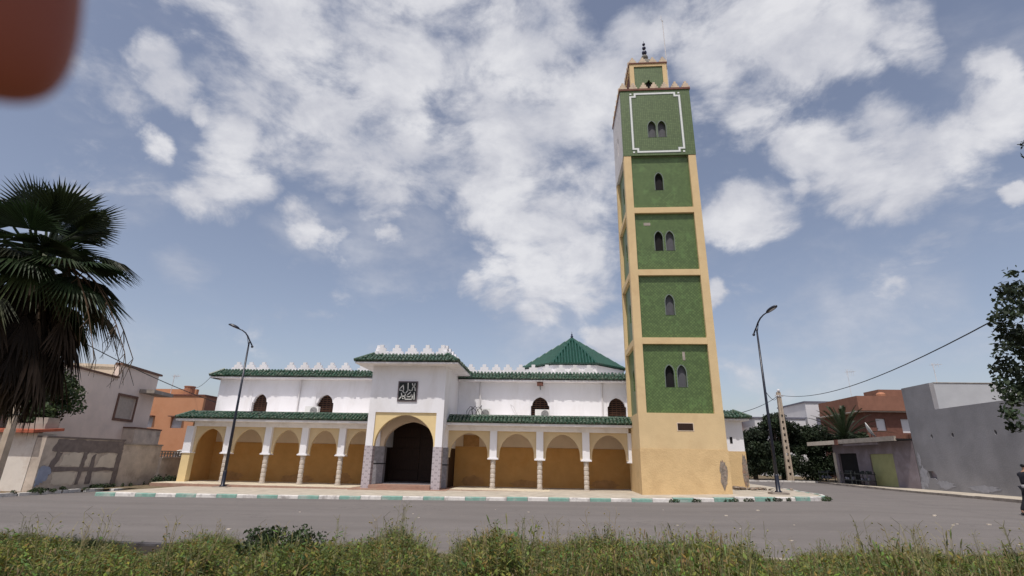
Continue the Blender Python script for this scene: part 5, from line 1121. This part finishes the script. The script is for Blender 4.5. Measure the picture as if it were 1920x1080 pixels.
        VV.append(v); FF.append([tuple(i+nv for i in f) for f in pf]); CC.append(pc*r.uniform(.75, 1.3)*np.array([1+r.normal()*.08, 1, 1])); nv += len(v)
    b = MB(); b.v = np.concatenate(VV).tolist(); b.f = [f for l in FF for f in l]; b.c = [tuple(c) for c in np.concatenate(CC).tolist()]
    return b
wb = weed_field(); tag(wb.build('weeds', MT['weeds'], recalc=False), 'strip of tall wild weeds and grasses along the near roadside', 'weeds', kind='stuff')
# dark leafy shrub among the weeds
sc_ = Vector((-3.75, 7.6, .04))
sb = thing('shrub', 'dark green leafy shrub rising among the near weeds', 'shrub', sc_)
b = MB()
for i in range(9): a = i*.7; b.tube([sc_, sc_+Vector((math.cos(a)*.2, math.sin(a)*.15, .3)), sc_+Vector((math.cos(a)*.42, math.sin(a)*.3, .52))], [.012, .009, .004], 4)
b.build('stems', MT['bark'], sb)
b = MB(); leafmesh(b, crown((sc_.x, sc_.y, .42), (.66, .35, .22), 30, .14, 8), 2600, .026, 8, tone=(.6, 1.2)); b.build('leaves', MT['leafmid'], sb, recalc=False)
# weed tufts in the gutter and along the old wall
def tufts(pts, label, m, n, size, hh):
    b = MB(); leafmesh(b, [(x, y, z+hh*.5, s, s*.7, hh) for x, y, z, s in pts], n, size, len(pts)+n); tag(b.build('weed_tufts', MT[m], recalc=False), label, 'weeds', kind='stuff')
tufts([(x, ky(x)-.10 if x < 10.2 else 24.5, zr(x), random.uniform(.10, .22)) for x in (4.9, 5.1, 5.9, 6.05, 7.3, 7.6, 8.1, 8.3, 9.0, 9.4, 9.9, 10.6)], 'small dark weed tufts in the gutter before the minaret', 'leafmid', 900, .035, .1)
tufts([(11.75, 24.95, .2, .22), (11.9, 25.1, .2, .2)], 'tuft of dry weeds at the tip of the pavement', 'leafmid', 150, .04, .12)
tufts([(-22.0+random.uniform(-.15, .25), 21.8+random.uniform(0, 7), -.1, random.choice((.08, .12, .16, .3))) for i in range(20)], 'green weeds growing along the foot of the old boundary wall', 'leafmid', 1500, .04, .13)
tufts([(-21.7+random.uniform(-.15, .5), 28.3+i*.3, -.05, .3) for i in range(8)], 'dark weeds beside the mosque platform and low wall', 'leafdark', 1200, .06, .3)
tufts([(-21.7+random.uniform(-.3, .15), 19.2+i*.8, -.1, random.uniform(.08, .2)) for i in range(8)], 'scattered weeds on the left road edge', 'leafmid', 500, .04, .08)
# stub of kerb rubbish on the road
b = MB(); rr_ = random.Random(4)
for i in range(26): x, y = rr_.uniform(-9, 14), rr_.uniform(10.2, 21); s_ = rr_.uniform(.015, .05); b.box(x-s_, x+s_, y-s_*.7, y+s_*.7, zr(x), zr(x)+s_*.5)
tag(b.build('litter', MT['patch']), 'scattered pale bits of litter on the road', 'litter', kind='stuff')

# ================================================================== PERSON AT THE RIGHT EDGE
def skin(name, pts, edges, radii, m, parent, sub=2, root=0):
    me = bpy.data.meshes.new(name); off = origin(parent); me.from_pydata([tuple(Vector(p)-off) for p in pts], edges, []); o = bpy.data.objects.new(name, me); C.objects.link(o); o.parent = parent
    s = o.modifiers.new('skin', 'SKIN'); s.use_smooth_shade = True
    if not me.skin_vertices: me.skin_vertices.new()
    sv = me.skin_vertices[0].data
    for i, r in enumerate(radii):
        sv[i].radius = (r, r) if isinstance(r, (int, float)) else r; sv[i].use_root = (i == root)
    d = o.modifiers.new('sub', 'SUBSURF'); d.levels = sub; d.render_levels = sub
    me.materials.append(m); return o
pp = atY(1940, 966, 20.8); gx_, gy_ = pp.x, 20.8
gz_ = zr(gx_)
pe = thing('person', 'person in a black jacket with white piping and black trousers walking at the right edge', 'person', (gx_, gy_, gz_))
def W3(x, y, z): return (gx_-x, gy_+y, gz_+z)      # faces right, mid-stride
body_p = [W3(0,0,.95), W3(0,0,1.12), W3(-.02,0,1.30), W3(-.04,0,1.42), W3(-.06,0,1.49), W3(-.09,0,1.56), W3(-.11,0,1.64), W3(-.10,0,1.70),
          W3(-.01,-.1,.90), W3(-.14,-.1,.50), W3(-.20,-.1,.10), W3(-.33,-.1,.035), W3(.01,.1,.90), W3(.10,.1,.52), W3(.30,.1,.14), W3(.20,.1,.04),
          W3(-.03,-.18,1.40), W3(.02,-.24,1.13), W3(-.10,-.25,.90), W3(-.03,.18,1.40), W3(-.12,.24,1.14), W3(-.26,.23,.95)]
body_e = [(0,1),(1,2),(2,3),(3,4),(4,5),(5,6),(6,7),(0,8),(8,9),(9,10),(10,11),(0,12),(12,13),(13,14),(14,15),(3,16),(16,17),(17,18),(3,19),(19,20),(20,21)]
body_r = [.115,.105,.12,.085,.052,.07,.092,.075,.07,.05,.036,.02,.07,.05,.036,.02,.042,.034,.026,.042,.034,.026]
skin('body', body_p, body_e, body_r, MT['face'], pe)
def hand(wx, wy, wz, nm):
    pts = [W3(wx, wy, wz), W3(wx-.03, wy, wz-.07)]; ed = [(0, 1)]; ra = [.026, .03]
    for k, (dy, L) in enumerate(((-.03, .062), (-.01, .072), (.011, .068), (.03, .052))):
        i = len(pts); pts += [W3(wx-.035, wy+dy, wz-.085), W3(wx-.05, wy+dy, wz-.085-L*.55), W3(wx-.05+.012, wy+dy, wz-.085-L)]; ed += [(1, i), (i, i+1), (i+1, i+2)]; ra += [.0095, .0085, .0075]
    i = len(pts); pts += [W3(wx-.06, wy-.02, wz-.05), W3(wx-.075, wy-.022, wz-.085)]; ed += [(1, i), (i, i+1)]; ra += [.011, .008]
    skin(nm, pts, ed, ra, MT['face'], pe, 1)
hand(-.11, -.25, .88, 'hand'); hand(-.27, .23, .93, 'hand')
J = [W3(.0,0,.98), W3(0,0,1.14), W3(-.02,0,1.30), W3(-.04,0,1.41), W3(-.055,0,1.47), W3(-.03,-.19,1.39), W3(.02,-.25,1.13), W3(-.09,-.255,.95), W3(-.03,.19,1.39), W3(-.12,.25,1.14), W3(-.24,.235,.99)]
skin('jacket', J, [(0,1),(1,2),(2,3),(3,4),(3,5),(5,6),(6,7),(3,8),(8,9),(9,10)], [.15,.15,.165,.135,.07,.075,.06,.046,.075,.06,.046], MT['jacket'], pe)
skin('shirt', [W3(0,0,1.06), W3(0,0,.98), W3(0,0,.88)], [(0,1),(1,2)], [.152,.158,.155], MT['shirt'], pe)
skin('trousers', [W3(0,0,.95), W3(-.01,-.1,.88), W3(-.14,-.1,.50), W3(-.20,-.1,.13), W3(.01,.1,.88), W3(.10,.1,.52), W3(.295,.1,.17)], [(0,1),(1,2),(2,3),(0,4),(4,5),(5,6)], [.145,.10,.075,.058,.10,.075,.058], MT['trouser'], pe)
b = MB(); b.tube([W3(-.14,-.06,1.475), W3(-.17,-.13,1.38), W3(-.13,-.24,1.26), W3(-.09,-.31,1.12)], [.016,.02,.02,.016], 6); b.tube([W3(-.13,.06,1.475), W3(-.17,.13,1.38), W3(-.16,.27,1.22)], [.016,.02,.018], 6); b.build('piping', MT['piping'], pe)
skin('hair', [W3(-.07,0,1.60), W3(-.085,0,1.68), W3(-.10,0,1.73)], [(0,1),(1,2)], [.088,.105,.085], MT['hair'], pe)
b = MB(); b.ball(W3(-.205,0,1.615), .018, 8); b.ball(W3(-.13,-.092,1.625), .022, 8, 1.4); b.ball(W3(-.13,.092,1.625), .022, 8, 1.4); b.build('nose_and_ears', MT['face'], pe, smooth=True)
for s_ in (-1, 1): b = MB(); b.ball(W3(-.19, s_*.033, 1.645), .011, 8); b.build('eye', MT['dark'], pe)
b = MB(); b.box(*(W3(-.17,0,0)[0], W3(-.187,0,0)[0], gy_-.022, gy_+.022, gz_+1.566, gz_+1.574)); b.build('mouth', MT['redbrown'], pe)
for x, y, z in ((-.27, -.1, .04), (.26, .1, .06)):
    skin('shoe', [W3(x+.09, y, z+.02), W3(x, y, z+.005), W3(x-.1, y, z-.005)], [(0,1),(1,2)], [.048,.045,.036], MT['black'], pe)

# ================================================================== PHOTOGRAPHER'S FINGER OVER THE LENS
def cp(px, py, d): return CAMP+(fw*FPX+rt*(px-960)-up*(py-540))/FPX*d
ft = cp(-5, 12, .053)
hx = thing('hand', "photographer's hand with a fingertip reaching over the top left corner of the view", 'hand', ft+up*.05)
U, R_, B_ = up, rt, -fw
def G(a, b_, c): return ft+R_*a+U*b_+B_*c
pts = [G(-.016, .105, .006), G(-.010, .085, .004), G(-.004, .058, .001), G(-.002, .036, 0), G(0, .016, 0), G(0, .002, 0), G(0, -.0055, 0), G(0, -.0100, 0)]  # unseen palm set above the fingertip to keep the sun off it
ed = [(0,1),(1,2),(2,3),(3,4),(4,5),(5,6),(6,7)]; ra = [(.032,.024),(.030,.022),.0088,.0080,.0078,.0076,.0066,.0034]
for k, (dx, L) in enumerate(((-.022, .07), (-.042, .062), (-.060, .048))):
    i = len(pts); pts += [G(dx-.012, .075-.004*k, .03+.004*k), G(dx-.012, .052-.003*k, .022), G(dx-.008, .052-.003*k-L*.3, .032)]; ed += [(0, i), (i, i+1), (i+1, i+2)]; ra += [.0092, .0086, .0078]
i = len(pts); pts += [G(.012, .088, .05), G(.026, .062, .055), G(.030, .040, .05)]; ed += [(0, i), (i, i+1), (i+1, i+2)]; ra += [.013, .0105, .009]
i = len(pts); pts += [G(-.025, .15, .07), G(-.03, .24, .12)]; ed += [(0, i), (i, i+1)]; ra += [(.026, .02), (.034, .028)]
skin('hand_surface', pts, ed, ra, MT['skin'], hx, 3, 0)
print('objects', len(bpy.data.objects), 'faces', sum(len(m.polygons) for m in bpy.data.meshes))
